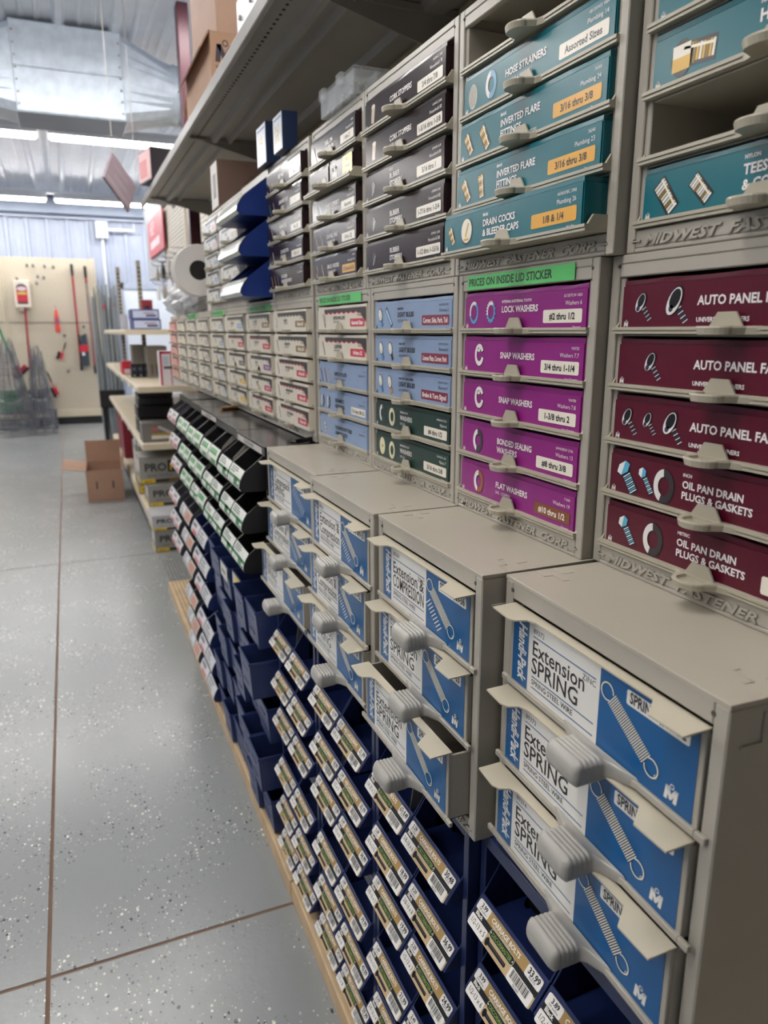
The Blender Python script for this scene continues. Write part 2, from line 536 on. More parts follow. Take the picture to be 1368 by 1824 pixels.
# frame of the back room door, half hidden behind the shelving
b = MB()
b.box(0.68, 0.76, YF - 0.06, YF - 0.024, 0, 1.82, WHITEM)
b.box(0.68, 1.75, YF - 0.06, YF - 0.024, 1.74, 1.82, WHITEM)
b.box(1.67, 1.75, YF - 0.06, YF - 0.024, 0, 1.74, WHITEM)
b.box(0.76, 1.67, YF - 0.045, YF - 0.026, 0, 1.74, mat('white_door_panel', '#dfe6f0', 0.4, var=0.02))
struct(b.build('door_1'))

# ---------------------------------------------------------------- fluorescent lamps in rows across the aisle
lamp_n = 0
tube_me = None
for yr in LAMP_ROWS:
    for x0 in (-3.88, -2.58, -1.28, 0.02, 1.32):
        rowname = {6.90: 'row behind the duct', 10.05: 'row nearest the back wall'}.get(yr, 'row out towards the viewer')
        colname = {-3.88: 'far left', -2.58: 'second from left', -1.28: 'left of the gap', 0.02: 'right of the gap', 1.32: 'far right'}[x0]
        t = thing('fluorescent_lamp', 'bright fluorescent tube fixture, %s, %s' % (colname, rowname), 'lamp', (x0 + 0.61, yr, 2.70), 0, 'fluorescent lamps on the ceiling')
        if tube_me is None:
            hb = MB()
            hb.prism([(-0.05, 0.06), (-0.098, 0.000), (-0.095, -0.003), (-0.06, 0.022), (0.06, 0.022), (0.095, -0.003), (0.098, 0.000), (0.05, 0.06)], 'x', -0.61, 0.61, HOUSING)
            for sx in (-0.45, 0.45):
                hb.tube([(sx, 0, 0.06), (sx, 0, 0.15)], 0.005, HOUSING, 6)
            house_me = hb.mesh('housing', bev=0.003)
            tb = MB()
            tb.prism([(-0.055, 0.02), (-0.045, -0.012), (-0.02, -0.024), (0.02, -0.024), (0.045, -0.012), (0.055, 0.02)], 'x', -0.59, 0.59, LAMPM)
            tube_me = tb.mesh('tube')
        put('housing', house_me, t)
        put('tube', tube_me, t)
b = MB()
for yr in (6.90, 10.05):
    b.box(XL, 2.5, yr - 0.03, yr + 0.03, 2.765, 2.79, HOUSING)
struct(b.build('trim_2'))

# ---------------------------------------------------------------- air duct
duct = thing('air_duct', 'galvanized square duct box with round pipes hung below ceiling', 'duct', (0.155, 4.86, 2.60))
b = MB()
b.box(-0.285, 0.285, 0, 0.36, -0.225, 0.225, GALV)
b.box(-0.285, 0.285, -0.010, 0.0, -0.005, 0.008, GALV)
b.box(-0.29, 0.29, -0.004, 0.37, -0.232, -0.225, mat('shaded_duct_underside', '#929cac', 0.5, metal=0.3, var=0.05))  # same steel, the shade below the duct put into its colour
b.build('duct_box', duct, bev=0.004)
for sx in (-1, 1):
    b = MB()
    n = 32
    sq, ro = [], []
    for j in range(n):
        t = 2 * math.pi * (j + 0.5) / n
        c, s = math.cos(t), math.sin(t)
        k = 1 / max(abs(c), abs(s))
        sq.append((sx * 0.285, 0.18 + 0.18 * c * k, 0.225 * s * k))
        ro.append((sx * 0.56, 0.18 + 0.165 * c, -0.02 + 0.165 * s))
    b.loft([sq, ro], GALV)
    b.build('square_to_round_transition', duct)
    b = MB()
    for i in range(4):
        x0 = 0.56 + i * 0.62
        b.lathe([(0.165, sx * x0), (0.165, sx * (x0 + 0.02)), (0.172, sx * (x0 + 0.03)), (0.165, sx * (x0 + 0.04)), (0.165, sx * (x0 + 0.62))], GALV, 'x', (0, 0.18, -0.02), 32)
    b.build('round_pipe', duct, smooth=True)
    b = MB()
    b.box(sx * 0.9 - 0.012, sx * 0.9 + 0.012, 0.0, 0.008, -0.02, 0.225, GALV)
    b.box(sx * 0.9 - 0.012, sx * 0.9 + 0.012, 0.352, 0.36, -0.02, 0.225, GALV)
    b.build('hanger_strap', duct)
b = MB()
for i in range(7):
    for sx in (-1, 1):
        b.lathe([(0.007, -0.003), (0.004, -0.008)], SILVER, 'y', (sx * 0.27, 0, -0.19 + i * 0.06), 6)
b.build('screws', duct)['kind'] = 'stuff'

# ---------------------------------------------------------------- gondola carrying the whole run of drawers
XU, XSP, XBK = 0.474, 0.362, 0.785            # fronts of the upper drawers, of the spring drawers, and the back panel
gon = thing('gondola_shelving', 'long steel gondola carrying all the fastener drawers along the aisle', 'shelving', (0, 0, 0))
b = MB(); b.box(XBK, XBK + 0.02, -0.6, 4.10, 0.05, 2.35, CREAM); b.build('back_panel', gon)
b = MB(); b.box(XBK + 0.02, XBK + 0.06, 4.12, 4.19, 0.0, 2.7, MAROON); b.box(0.645, 0.70, 4.11, 4.19, 0.0, 2.75, MAROON); b.build('upright', gon, bev=0.003)
for yu in (0.25, 1.489, 2.672, 3.88):
    b = MB(); b.box(XBK - 0.035, XBK, yu - 0.006, yu + 0.006, 0.05, 2.3, GRAY); b.build('upright', gon)
# low wooden base: boards end to end, a ledge in front of the bins
seams = [-0.6, 0.42, 1.31, 2.62, 3.42]
for i in range(len(seams) - 1):
    x_in = 0.002 * (i % 2)
    b = MB(); b.box(0.331 + x_in, 0.80, seams[i] + 0.001, seams[i + 1] - 0.001, 0.0, 0.047 - x_in, DECK); b.build('base_board', gon, bev=0.002)
b = MB()
random.seed(3)
for i in range(371):
    b.box(*(lambda x, y: (x - 0.002, x + 0.002, y - 0.004, y + 0.004, 0.0462, 0.0473))(0.348 + 0.016 * (i % 7), 2.64 + 0.0215 * (i // 7)), DARKIN)
b.build('base_perforations', gon)['kind'] = 'stuff'
# overhead shelf: thin steel plate with a rolled front lip and folded stiffeners below
ZS = 1.795
b = MB()
b.prism([(0.408, ZS), (0.420, ZS - 0.002), (0.422, ZS + 0.022), (XBK, ZS + 0.022), (XBK, ZS + 0.030), (0.412, ZS + 0.030), (0.404, ZS + 0.026)], 'y', -0.6, 4.10, SHELF)
b.build('overhead_shelf', gon, bev=0.0015)
b = MB()
for x0, x1 in ((0.50, 0.53), (0.555, 0.575), (0.70, 0.76)):
    b.prism([(x0, ZS + 0.022), (x0 + 0.008, ZS + 0.006), (x1 - 0.008, ZS + 0.006), (x1, ZS + 0.022)], 'y', -0.6, 4.10, SHELF)
b.build('shelf_stiffener', gon)
for yu in (0.28, 1.489, 2.68, 3.9):
    b = MB()
    b.prism([(0.43, ZS + 0.021), (XBK, ZS + 0.021), (XBK, ZS - 0.085), (0.72, ZS - 0.05)], 'y', yu - 0.012, yu - 0.008, SHELF)
    b.prism([(0.43, ZS + 0.019), (XBK, ZS + 0.019), (XBK, ZS + 0.004), (0.44, ZS + 0.012)], 'y', yu - 0.02, yu, SHELF)
    b.build('shelf_bracket', gon)
b = MB()
y = 1.35
while y < 4.0:
    b.lathe([(0.0035, ZS + 0.0205), (0.0035, ZS + 0.0222)], BLACKP, 'z', (0.462, y, 0), 8)
    y += 0.0254
b.build('shelf_holes', gon)['kind'] = 'stuff'

# ---------------------------------------------------------------- drawer cabinets with five trays
EMB = {}
def emboss(width, h):
    k = (round(width, 2), round(h, 3))
    if k not in EMB:
        c = bpy.data.curves.new('type', 'FONT')
        c.body = 'MIDWEST  FASTENER  CORP.'
        c.size = h * 1.28
        c.resolution_u = 2
        c.extrude = 0.0007
        c.bevel_depth = 0.0003
        c.bevel_resolution = 0
        c.offset = h * 0.015
        c.align_x = 'CENTER'
        c.shear = 0.3
        o = bpy.data.objects.new('type', c)
        me = bpy.data.meshes.new_from_object(o)
        bpy.data.objects.remove(o)
        xs = [v.co.x for v in me.vertices]
        w = max(xs) - min(xs)
        kx = width * 0.84 / w
        bm = bmesh.new(); bm.from_mesh(me)
        for v in bm.verts:
            v.co = Vector((v.co.x * kx, -v.co.z, v.co.y))
        for sx in (-1, 1):
            bmesh.ops.create_cube(bm, size=1, matrix=Matrix.Translation((sx * width * 0.455, 0, h * 0.45)) @ Matrix.Diagonal((width * 0.04, 0.002, h * 0.14, 1)))
        bm.normal_update(); bm.to_mesh(me); bm.free()
        me.materials.clear(); me.materials.append(GRAY)
        EMB[k] = me
    return EMB[k]

H5 = 0.302
PITCH, HEAD = 0.0525, 0.020
_body, _tray = {}, {}
def body5(W, D=0.285):
    k = round(W, 3)
    if k in _body: return _body[k]
    t = 0.011
    b = MB()
    for s in (-1, 1):
        x0, x1 = sorted((s * W / 2, s * (W / 2 - t)))
        b.box(x0, x1, 0, D, 0, H5, GRAY)
        b.box(x0 + (0.002 if s < 0 else -0.006), x1 + (0.006 if s < 0 else -0.002), 0.003, D, 0.02, H5 - 0.02, GRAY)
    b.box(-W / 2 + t, W / 2 - t, 0, D, H5 - 0.008, H5, GRAY)
    b.box(-W / 2 + t, W / 2 - t, 0.0005, 0.008, H5 - HEAD, H5 - 0.008, GRAY)
    b.box(-W / 2 + t, W / 2 - t, 0, D, 0, 0.004, GRAY)
    b.box(-W / 2 + t, W / 2 - t, 0.0005, 0.008, 0.004, 0.0195, GRAY)
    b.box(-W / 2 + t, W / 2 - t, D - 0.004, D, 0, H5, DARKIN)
    for i in range(5):
        z = H5 - HEAD - (i + 1) * PITCH
        b.box(-W / 2 + t, W / 2 - t, 0.004, D - 0.004, z - 0.001, z + 0.001, GRAY)
    for sx in (-1, 1):
        for z in (0.010, H5 - 0.010):
            b.lathe([(0.0018, -0.0004), (0.0018, 0.001)], DARKIN, 'y', (sx * (W / 2 - 0.010), 0, z), 8)
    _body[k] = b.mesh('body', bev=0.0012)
    return _body[k]
def tray5(W, m, D=0.27):
    # pull-out tray: ribbed front rail, upright thumb tab and a dished oval pull
    k = (round(W, 3), m.name)
    if k in _tray: return _tray[k]
    w = W - 0.020
    b = MB()
    b.box(-w / 2 + 0.003, w / 2 - 0.003, 0.002, D, 0.0012, 0.0026, m)
    b.box(-w / 2, w / 2, -0.0035, 0.001, 0.0012, 0.0032, m)
    b.box(-w / 2, w / 2, -0.0025, 0.001, 0.0032, 0.0044, m)
    b.box(-w / 2, w / 2, -0.0042, 0.001, 0.0044, 0.0072, m)
    for s in (-1, 1):
        x0, x1 = sorted((s * w / 2, s * (w / 2 - 0.003)))
        b.prism([(0.0, 0.001), (D, 0.001), (D, 0.016), (0.006, 0.016), (0.0, 0.0072)], 'x', x0, x1, m)
    b.prism([(-0.017, 0.0065), (0.017, 0.0065), (0.009, 0.0185), (-0.009, 0.0185)], 'y', -0.0048, -0.003, m)
    # the pull: plan outline, flat on the rail and rounded in front
    out = [(-0.031, -0.003)]
    for i in range(13):
        t = math.pi * (1 + i / 12)
        out.append((0.0168 * math.cos(t), -0.0150 + 0.0120 * math.sin(t)))
    out.append((0.034, -0.003))
    out.insert(1, (-0.0205, -0.0065)); out.insert(-1, (0.022, -0.0065))
    n = len(out)
    cx, cy = 0.0, -0.0150
    inn = [(cx + (x - cx) * 0.72, cy + (y - cy) * 0.72) if abs(x) < 0.019 else (cx + math.copysign(0.0125, x), cy + 0.0085) for x, y in out]
    z0, z1, zd = 0.0008, 0.0074, 0.0048
    b.loft([[(x, y, z1 - 0.0014) for x, y in out], [(x * 0.97, y * 0.985, z1) for x, y in out], [(x, y, z1) for x, y in inn], [(x * 0.94, y * 0.99, zd) for x, y in inn]], m, cap=False)
    b.poly([(x * 0.94, y * 0.99, zd) for x, y in inn], m)
    b.loft([[(x * 0.93, y * 0.95, z0) for x, y in out], [(x, y, z1 - 0.0014) for x, y in out]], m, cap=False)
    b.poly([(x * 0.93, y * 0.95, z0) for x, y in out], m)
    _tray[k] = b.mesh('drawer_tray')
    return _tray[k]

ORD = ('first', 'second', 'third', 'fourth', 'fifth', 'sixth')
def cabinet5(y0, y1, zb, desc, X=XU, trays=(0, 0, 0, 0, 0), sticker=None, group=None, brand=True, tm=None):
    W = y1 - y0 - 0.0015
    t = thing('drawer_cabinet', desc, 'cabinet', (X, (y0 + y1) / 2, zb), RZ, group)
    put('body', body5(W), t)
    if brand:
        put('embossed_lettering', emboss(W, 0.0095), t, (0, -0.0002, 0.0055))
    for i, pull in enumerate(trays):
        if pull is None: continue
        put('drawer_tray', tray5(W, tm or TRAY), t, (0, -pull, H5 - HEAD - (i + 1) * PITCH))
    if sticker:
        p = Print(0.5)
        a, c = -W * 0.41, W * 0.37
        p.rect(a, c, 0, 0.0165, '#58c66a', 1)
        p.text('PRICES ON INSIDE LID STICKER', a + 0.004, 0.0042, 0.0125, '#18301c', 2, bold=True, maxw=c - a - 0.008)
        p.build('price_sticker', t, o=(0, -0.0008, H5 - HEAD + 0.001))
    return W

_carton = {}
def carton_mesh(w, h, d, m, edge):
    k = (round(w, 3), round(h, 4), round(d, 3), m.name)
    if k not in _carton:
        b = MB()
        b.box(-w / 2, w / 2, 0, d, 0, h, m)
        _carton[k] = b.mesh('carton', bev=0.0012, seg=2)
    return _carton[k]
def carton(y0, y1, zb, row, label, col, draw, X=XU, pull=0.0, group='fastener cartons in the drawers', rough=0.28, side=None, hh=0.0425, sep=0.0, inset=0.016, wfrac=1.0, off=0.0, spec=0.4):
    W = (y1 - y0 - 0.0015)
    w = (W - 2 * inset) * wfrac
    z = zb + H5 - HEAD - (row + 1) * PITCH + 0.0026
    m = mat('coated_carton_%s_%d' % (col.lstrip('#'), round(rough * 100 + spec * 10000)), col, rough, var=0.05, scale=30, bump=0.06, bscale=25, spec=spec)
    o = put('carton', carton_mesh(w, hh, 0.25, m, 0), None, (X + 0.0015 - pull, (y0 + y1) / 2 - off, z), RZ)
    tag(o, label, 'box', group)
    # torn-edged top flap folded down over the front edge
    e = MB()
    random.seed(sum(map(ord, label)))
    zz = hh
    n = 9
    top = [(-w / 2 + 0.001 + (w - 0.002) * i / n, 0.0035 + 0.0012 * random.random()) for i in range(n + 1)]
    ring0 = [(x, 0.004, zz + 0.0002) for x, q in top]
    for i in range(n):
        (xa, qa), (xb, qb) = top[i], top[i + 1]
        e.hexa([(xa, 0.001, zz + 0.0001), (xb, 0.001, zz + 0.0001), (xb, 0.2, zz + 0.0001), (xa, 0.2, zz + 0.0001), (xa, 0.002 - qa * 0.2, zz + qa), (xb, 0.002 - qb * 0.2, zz + qb), (xb, 0.2, zz + 0.001), (xa, 0.2, zz + 0.001)], m)
    e.build('lid_flap', o)
    if draw:
        p = Print(rough)
        p.rect(-w / 2 + 0.0012, w / 2 - 0.0012, 0.0012, hh - 0.0012, m, 0)
        draw(p, w, hh)
        p.build('printed_front', o)
    return o

def art(title, code='', kind='', tagtxt=None, tagcol='#eee6d6', tagink='#1c1c1c', foot='Diameter', sub='', over='', pics=(), fg='#f2ecea', tsize=0.0100, tx=0.36, tagx=(0.70, 0.97), extra=None, logo=True, lines2=None):
    def draw(p, w, h):
        X = lambda u: -w / 2 + u * w
        if logo: logo_m(p, X(0.018), 0.005, 0.006, fg, 3)
        for f in pics: f(p, X, h)
        ls = title.split('\n')
        zt = 0.5 * h + (0.0045 if len(ls) == 1 else 0.0065)
        for i, l in enumerate(ls):
            p.text(l, X(tx), zt - i * tsize * 1.05 - 0.0035, tsize, fg, 4, bold=True, maxw=(0.30 * w if tagtxt else 0.6 * w))
        if over: p.text(over, X(tx), zt + tsize * 0.72, 0.0042, fg, 4, bold=True)
        if sub: p.text(sub, X(tx), zt - len(ls) * tsize * 1.05 + 0.0005 - 0.0012, 0.0055 if len(ls) == 1 else 0.0042, fg, 4)
        if code: p.text(code, X(0.965), 0.82 * h, 0.0042, fg, 4, 'R')
        if kind: p.text(kind, X(0.965), 0.635 * h, 0.0062, fg, 4, 'R')
        if tagtxt:
            p.rect(X(tagx[0]), X(tagx[1]), 0.22 * h, 0.54 * h, tagcol, 3, 0.002)
            p.text(tagtxt, X((tagx[0] + tagx[1]) / 2), 0.30 * h, 0.0094, tagink, 4, 'C', bold=True, maxw=(tagx[1] - tagx[0]) * w * 0.9)
        if foot: p.text(foot, X(0.965), 0.09 * h, 0.0034, fg, 4, 'R')
        if extra: extra(p, X, h)
    return draw
W_ = lambda u, v, r, b='#3a2f34', hi='#e8e4e0': (lambda p, X, h: pic_washer(p, X(u), v * h, r, b, hi))
T_ = lambda u, inner: (lambda p, X, h: pic_tooth(p, X(u), 0.55 * h, 0.0135, inner))
SN = lambda u: (lambda p, X, h: pic_snap(p, X(u), 0.58 * h, 0.0135))
SC = lambda u, s=0.0135, hd=1.0: (lambda p, X, h: pic_screw(p, X(u), 0.62 * h, s, hd))
HB = lambda u, s=0.0135, wd=1.0: (lambda p, X, h: pic_hexbolt(p, X(u), 0.66 * h, s, wd))
BU = lambda u, c='#3c7fae': (lambda p, X, h: pic_bulb(p, X(u), 0.55 * h, 0.0155, c))
FI = lambda u, s=0.011, d=(0.55, -0.83), c1='#d8a935', c2='#efe8d6': (lambda p, X, h: pic_fitting(p, X(u), 0.5 * h, s, d, c1, c2))
CO = lambda u: (lambda p, X, h: pic_cork(p, X(u), 0.5 * h, 0.0125))
ST = lambda u: (lambda p, X, h: pic_stopper(p, X(u), 0.5 * h, 0.0125))
PN = lambda u, c='#555049': (lambda p, X, h: pic_pin(p, X(u), 0.48 * h, 0.0145, c))
HK = lambda u, c='#6a655c': (lambda p, X, h: pic_hook(p, X(u), 0.48 * h, 0.0125, c))
def scallop(edge='#c2203c', n=9):
    def draw(p, X, h):
        w = X(1) - X(0)
        pts_e, pts_k = [(X(0.995), h * 0.985), (X(0.16), h * 0.985)], [(X(0.995), h * 0.985), (X(0.18), h * 0.985)]
        for i in range(n):
            u0, u1 = 0.16 + 0.835 * i / n, 0.16 + 0.835 * (i + 1) / n
            for j in range(5):
                s = j / 4
                z = 0.86 - 0.07 * math.sin(math.pi * s) - (0.45 * max(0, (u0 + (u1 - u0) * s - 0.86) / 0.135) ** 1.4)
                pts_e.append((X(u0 + (u1 - u0) * s), h * (z - 0.045)))
                pts_k.append((X(u0 + (u1 - u0) * s), h * z))
        # fan the strips so that the polygons stay simple
        for pts, col, lay in ((pts_e, edge, 1), (pts_k, '#1b1a1a', 2)):
            low = pts[2:]
            for a, b2 in zip(low[:-1], low[1:]):
                p.poly([a, b2, (b2[0], h * 0.985), (a[0], h * 0.985)], col, lay)
    return draw

# ---------------------------------------------------------------- upper drawers: two tiers of five-drawer cabinets
ZLOW, ZUPP = 0.961, 1.2635
PURPLE, BURG, TEAL, BROWN, SKY, GREEN, WHITEC = '#8a2078', '#560b22', '#0d6671', '#2c1e20', '#8599b8', '#10332b', '#d8d0c0'
cols = [(0.300, 0.5925), (0.5935, 0.8740), (0.8755, 1.1790), (1.1805, 1.4810), (1.4970, 1.8010), (1.8015, 2.1010), (2.1015, 2.4010), (2.4015, 2.6680), (2.6820, 2.9600), (2.9605, 3.2400), (3.2405, 3.5200), (3.5205, 3.7800)]
def ypair(i): return cols[i]

# burgundy boxes at the right edge (lower tier)
a, c = cols[0]
cabinet5(a, c, ZLOW, 'gray cabinet holding five burgundy boxes, above the nearest spring drawers', X=0.487, group='lower tier drawer cabinets', trays=(0, 0, 0, 0, 0))
carton(a, c, ZLOW, 0, 'burgundy box AUTO PANEL FASTENERS with two screws, topmost burgundy box', BURG, art('AUTO PANEL FASTENERS', pics=(SC(0.10), SC(0.26, 0.0155, 1.25)), foot='', tsize=0.0105, extra=lambda p, X, h: p.text('UNIVERSAL RETAINERS', X(0.36), 0.2 * h, 0.0052, '#f2ecea', 4, bold=True)), X=0.487)
carton(a, c, ZLOW, 1, 'burgundy box AUTO PANEL FASTENERS picturing a single screw', BURG, art('AUTO PANEL FASTENERS', pics=(SC(0.17),), foot='', tsize=0.0105, tx=0.37, extra=lambda p, X, h: p.text('UNIVERSAL RETAINERS', X(0.37), 0.2 * h, 0.0052, '#f2ecea', 4, bold=True)), X=0.487)
carton(a, c, ZLOW, 2, 'burgundy box AUTO PANEL FASTENERS picturing three screws', BURG, art('AUTO PANEL FASTENERS', pics=(SC(0.075), SC(0.18, 0.011), SC(0.29, 0.0145, 1.15)), foot='', tsize=0.0105, tx=0.38, extra=lambda p, X, h: p.text('UNIVERSAL RETAINERS', X(0.38), 0.2 * h, 0.0052, '#f2ecea', 4, bold=True)), X=0.487)
carton(a, c, ZLOW, 3, 'burgundy box INCH OIL PAN DRAIN PLUGS & GASKETS', BURG, art('OIL PAN DRAIN\nPLUGS & GASKETS', over='INCH', pics=(HB(0.08, 0.0155, 1.25), HB(0.18, 0.013, 0.8), W_(0.285, 0.5, 0.0155)), foot='', tsize=0.0092, tx=0.37), X=0.487)
carton(a, c, ZLOW, 4, 'burgundy box METRIC OIL PAN DRAIN PLUGS & GASKETS, lowest burgundy box', BURG, art('OIL PAN DRAIN\nPLUGS & GASKETS', over='METRIC', pics=(HB(0.10, 0.0145, 0.95), W_(0.255, 0.5, 0.0155)), foot='', tsize=0.0092, tx=0.37, extra=lambda p, X, h: (p.rect(X(0.72), X(0.95), 0.2 * h, 0.55 * h, '#eee6d6', 3, 0.002), p.text('12 thru 20', X(0.835), 0.3 * h, 0.0075, '#1c1c1c', 4, 'C', bold=True))), X=0.487)

# teal boxes at the right edge (upper tier)
cabinet5(0.283, 0.5750, ZUPP, 'gray cabinet with hose barb boxes and one empty slot at top right', X=0.487, group='upper tier drawer cabinets')
y0, y1 = 0.283, 0.5750
carton(y0, y1, ZUPP, 1, 'teal box picturing a small white part, cut off by the top right corner', TEAL, art('HOSE BARBS', pics=(FI(0.2, 0.012, (0.6, -0.8), '#d9d5c8', '#f4f2ea'),), sub='NYLON', foot=''), X=0.487)
carton(y0, y1, ZUPP, 2, 'teal box FEMALE HOSE BARB BRASS picturing a brass hose barb', TEAL, art('HOSE BARB', over='FEMALE', sub='BRASS', pics=(lambda p, X, h: (pic_fitting(p, X(0.20), 0.5 * h, 0.0145, (0.97, -0.1)), p.ell(X(0.13), 0.5 * h, 0.012, 0.014, '#17120a', 3), p.rect(X(0.09), X(0.165), 0.28 * h, 0.52 * h, '#d8a935', 4), p.rect(X(0.09), X(0.165), 0.52 * h, 0.74 * h, '#efe8d6', 4)),), foot='', tsize=0.012, tx=0.42), X=0.487)
carton(y0, y1, ZUPP, 4, 'teal box NYLON TEES & CONNECTORS picturing two pale fittings', TEAL, art('TEES\n& CONNECTORS', over='NYLON', pics=(FI(0.11, 0.0125, (0.62, -0.78), '#d9d5c8', '#f4f2ea'), FI(0.26, 0.0105, (0.7, -0.7), '#d9d5c8', '#f4f2ea')), foot='', tsize=0.0105, tx=0.42), X=0.487)

# purple washers (lower tier)
a, c = cols[1]
cabinet5(a, c, ZLOW, 'gray cabinet holding five purple washer boxes, green price sticker on top', sticker=True, group='lower tier drawer cabinets')
for i, (lab, d) in enumerate((
    ('purple box LOCK WASHERS #2 thru 1/2', art('LOCK WASHERS', '62120/TLW 1830', 'Washers 6', '#2 thru 1/2', over='INTERNAL & EXTERNAL TOOTH', pics=(T_(0.095, True), T_(0.26, False)))),
    ('purple box SNAP WASHERS directly below the LOCK WASHERS box', art('SNAP WASHERS', '934720', 'Washers 7.7', '3/4 thru 1-1/4', foot='Inner Diameter', pics=(SN(0.16),))),
    ('purple box SNAP WASHERS directly above the BONDED SEALING WASHERS box', art('SNAP WASHERS', '934780', 'Washers 7.8', '1-3/8 thru 2', foot='Inner Diameter', pics=(SN(0.17),))),
    ('purple box BONDED SEALING WASHERS #8 thru 3/8', art('BONDED SEALING\nWASHERS', '64940/BSW 2746', 'Washers 13', '#8 thru 3/8', pics=(W_(0.17, 0.52, 0.0145, '#3c3a3c'),))),
    ('purple box FLAT WASHERS SAE - COPPER with brown size tag', art('FLAT WASHERS', '71840', 'Washers 19', '#10 thru 1/2', '#7d4526', '#f4ece0', sub='SAE - COPPER', pics=(W_(0.19, 0.52, 0.0145, '#96562c'),))))):
    carton(a, c, ZLOW, i, lab, PURPLE, d)
# teal plumbing (upper tier)
a, c = 0.5765, 0.8850
cabinet5(a, c, ZUPP, 'gray cabinet of four teal plumbing boxes below an empty top slot', group='upper tier drawer cabinets', trays=(0, 0, 0.003, 0.006, 0.022))
for i, lab, d, pl in (
    (1, 'teal box HOSE STRAINERS with white Assorted Sizes tag', art('HOSE STRAINERS', '68120/HSS 3064', 'Plumbing 14', 'Assorted Sizes', foot='', sub='SCREENS & WASHERS', pics=(lambda p, X, h: (p.ell(X(0.08), 0.5 * h, 0.010, 0.0135, '#c9c2b4', 2), [p.line((X(0.05) + k * 0.0026, 0.25 * h), (X(0.05) + k * 0.0026 + 0.003, 0.78 * h), 0.0006, '#4a4a44', 3) for k in range(6)]), W_(0.23, 0.56, 0.0145, '#5f9fc0')), tx=0.34), 0.002),
    (2, 'teal box INVERTED FLARE FITTINGS picturing two like fittings, below HOSE STRAINERS', art('INVERTED FLARE\nFITTINGS', '76360', 'Plumbing 24', '3/16 thru 3/8', '#e2a63a', over='BRASS', sub='UNIONS, CONNECTORS & ADAPTERS', pics=(FI(0.08, 0.0105), FI(0.215, 0.0115)), tx=0.34), 0.006),
    (3, 'teal box INVERTED FLARE FITTINGS picturing elbow and nut, above DRAIN COCKS', art('INVERTED FLARE\nFITTINGS', '76340', 'Plumbing 23', '3/16 thru 3/8', '#e2a63a', over='BRASS', sub='ELBOWS, TEES & FLARE NUTS', pics=(FI(0.085, 0.011), FI(0.215, 0.0105, (0.15, -0.98))), tx=0.34), 0.009),
    (4, 'teal box DRAIN COCKS & BLEEDER CAPS, pulled out from its slot', art('DRAIN COCKS\n& BLEEDER CAPS', '66360/DBC 2908', 'Plumbing 26', '1/8 & 1/4', '#e2a63a', foot='Male Pipe', over='BRASS', pics=(FI(0.075, 0.0085, (0.5, -0.86)), lambda p, X, h: (p.ell(X(0.21), 0.54 * h, 0.0135, 0.0155, '#17120a', 2), p.ell(X(0.208), 0.56 * h, 0.0125, 0.0135, '#efe8d6', 3), p.rect(X(0.185), X(0.228), 0.3 * h, 0.36 * h, '#d8a935', 4), p.line((X(0.2), 0.4 * h), (X(0.225), 0.75 * h), 0.003, '#d8a935', 4))), tx=0.345), 0.026)):
    carton(a, c, ZUPP, i, lab, TEAL, d, pull=pl)

# light bulbs and nylon washers (lower tier)
a, c = cols[2]
cabinet5(a, c, ZLOW, 'gray cabinet of three pale blue boxes over two dark green boxes', group='lower tier drawer cabinets')
INK = '#20242c'
for i, lab, col, d in (
    (0, 'pale blue box LIGHT BULBS tagged Corner, Side, Park, Tail', SKY, art('LIGHT BULBS', '65000/MLB 2812', 'Electrical 2', 'Corner, Side, Park, Tail', '#7c1c38', '#f0e4e0', foot='Type', over='MINIATURE', sub='AUTOMOTIVE', fg=INK, pics=(BU(0.09), lambda p, X, h: (p.line((X(0.17), 0.85 * h), (X(0.26), 0.2 * h), 0.008, '#16202a', 2), p.line((X(0.175), 0.8 * h), (X(0.255), 0.25 * h), 0.005, '#9cc4dc', 3))), tx=0.34, tagx=(0.66, 0.97))),
    (1, 'pale blue box LIGHT BULBS tagged License Plate, Corner, Park', SKY, art('LIGHT BULBS', '65001/MLB 2814', 'Electrical 3', 'License Plate, Corner, Park', '#7c1c38', '#f0e4e0', foot='Type', over='MINIATURE', sub='AUTOMOTIVE', fg=INK, pics=(BU(0.10), BU(0.24, '#1c2228')), tx=0.36, tagx=(0.66, 0.97))),
    (2, 'pale blue box LIGHT BULBS tagged Brake & Turn Signal', SKY, art('LIGHT BULBS', '65040/MLB 2818', 'Electrical 4', 'Brake & Turn Signal', '#7c1c38', '#f0e4e0', foot='Type', over='MINIATURE CLEAR & AMBER', sub='AUTOMOTIVE', fg=INK, pics=(BU(0.09), BU(0.23, '#d08c30')), tx=0.36, tagx=(0.66, 0.97))),
    (3, 'dark green box NYLON WASHERS, upper of two, picturing two open rings', GREEN, art('WASHERS', '64980/NWA 2761', 'Nylon 6', '#6 thru 1/2', over='FENDER & FLAT', sub='NYLON', pics=(W_(0.11, 0.6, 0.0145, '#2c3a36'), W_(0.26, 0.55, 0.0145, '#d6cfa8', '#e8e2c0')), tx=0.38)),
    (4, 'dark green box NYLON WASHERS, lower of two, picturing solid disc and ring', GREEN, art('WASHERS', '71080/NW 1070', 'Nylon 7', '3/16 thru 5/8', over='SHOULDER & FLAT', sub='NYLON', pics=(lambda p, X, h: (p.ell(X(0.11), 0.55 * h, 0.0115, 0.0145, '#e0d9b0', 3), p.ell(X(0.115), 0.55 * h, 0.002, 0.0025, '#3a3a28', 4)), W_(0.26, 0.5, 0.0145, '#d6cfa8', '#e8e2c0')), tx=0.38))):
    carton(a, c, ZLOW, i, lab, col, d, rough=0.4)
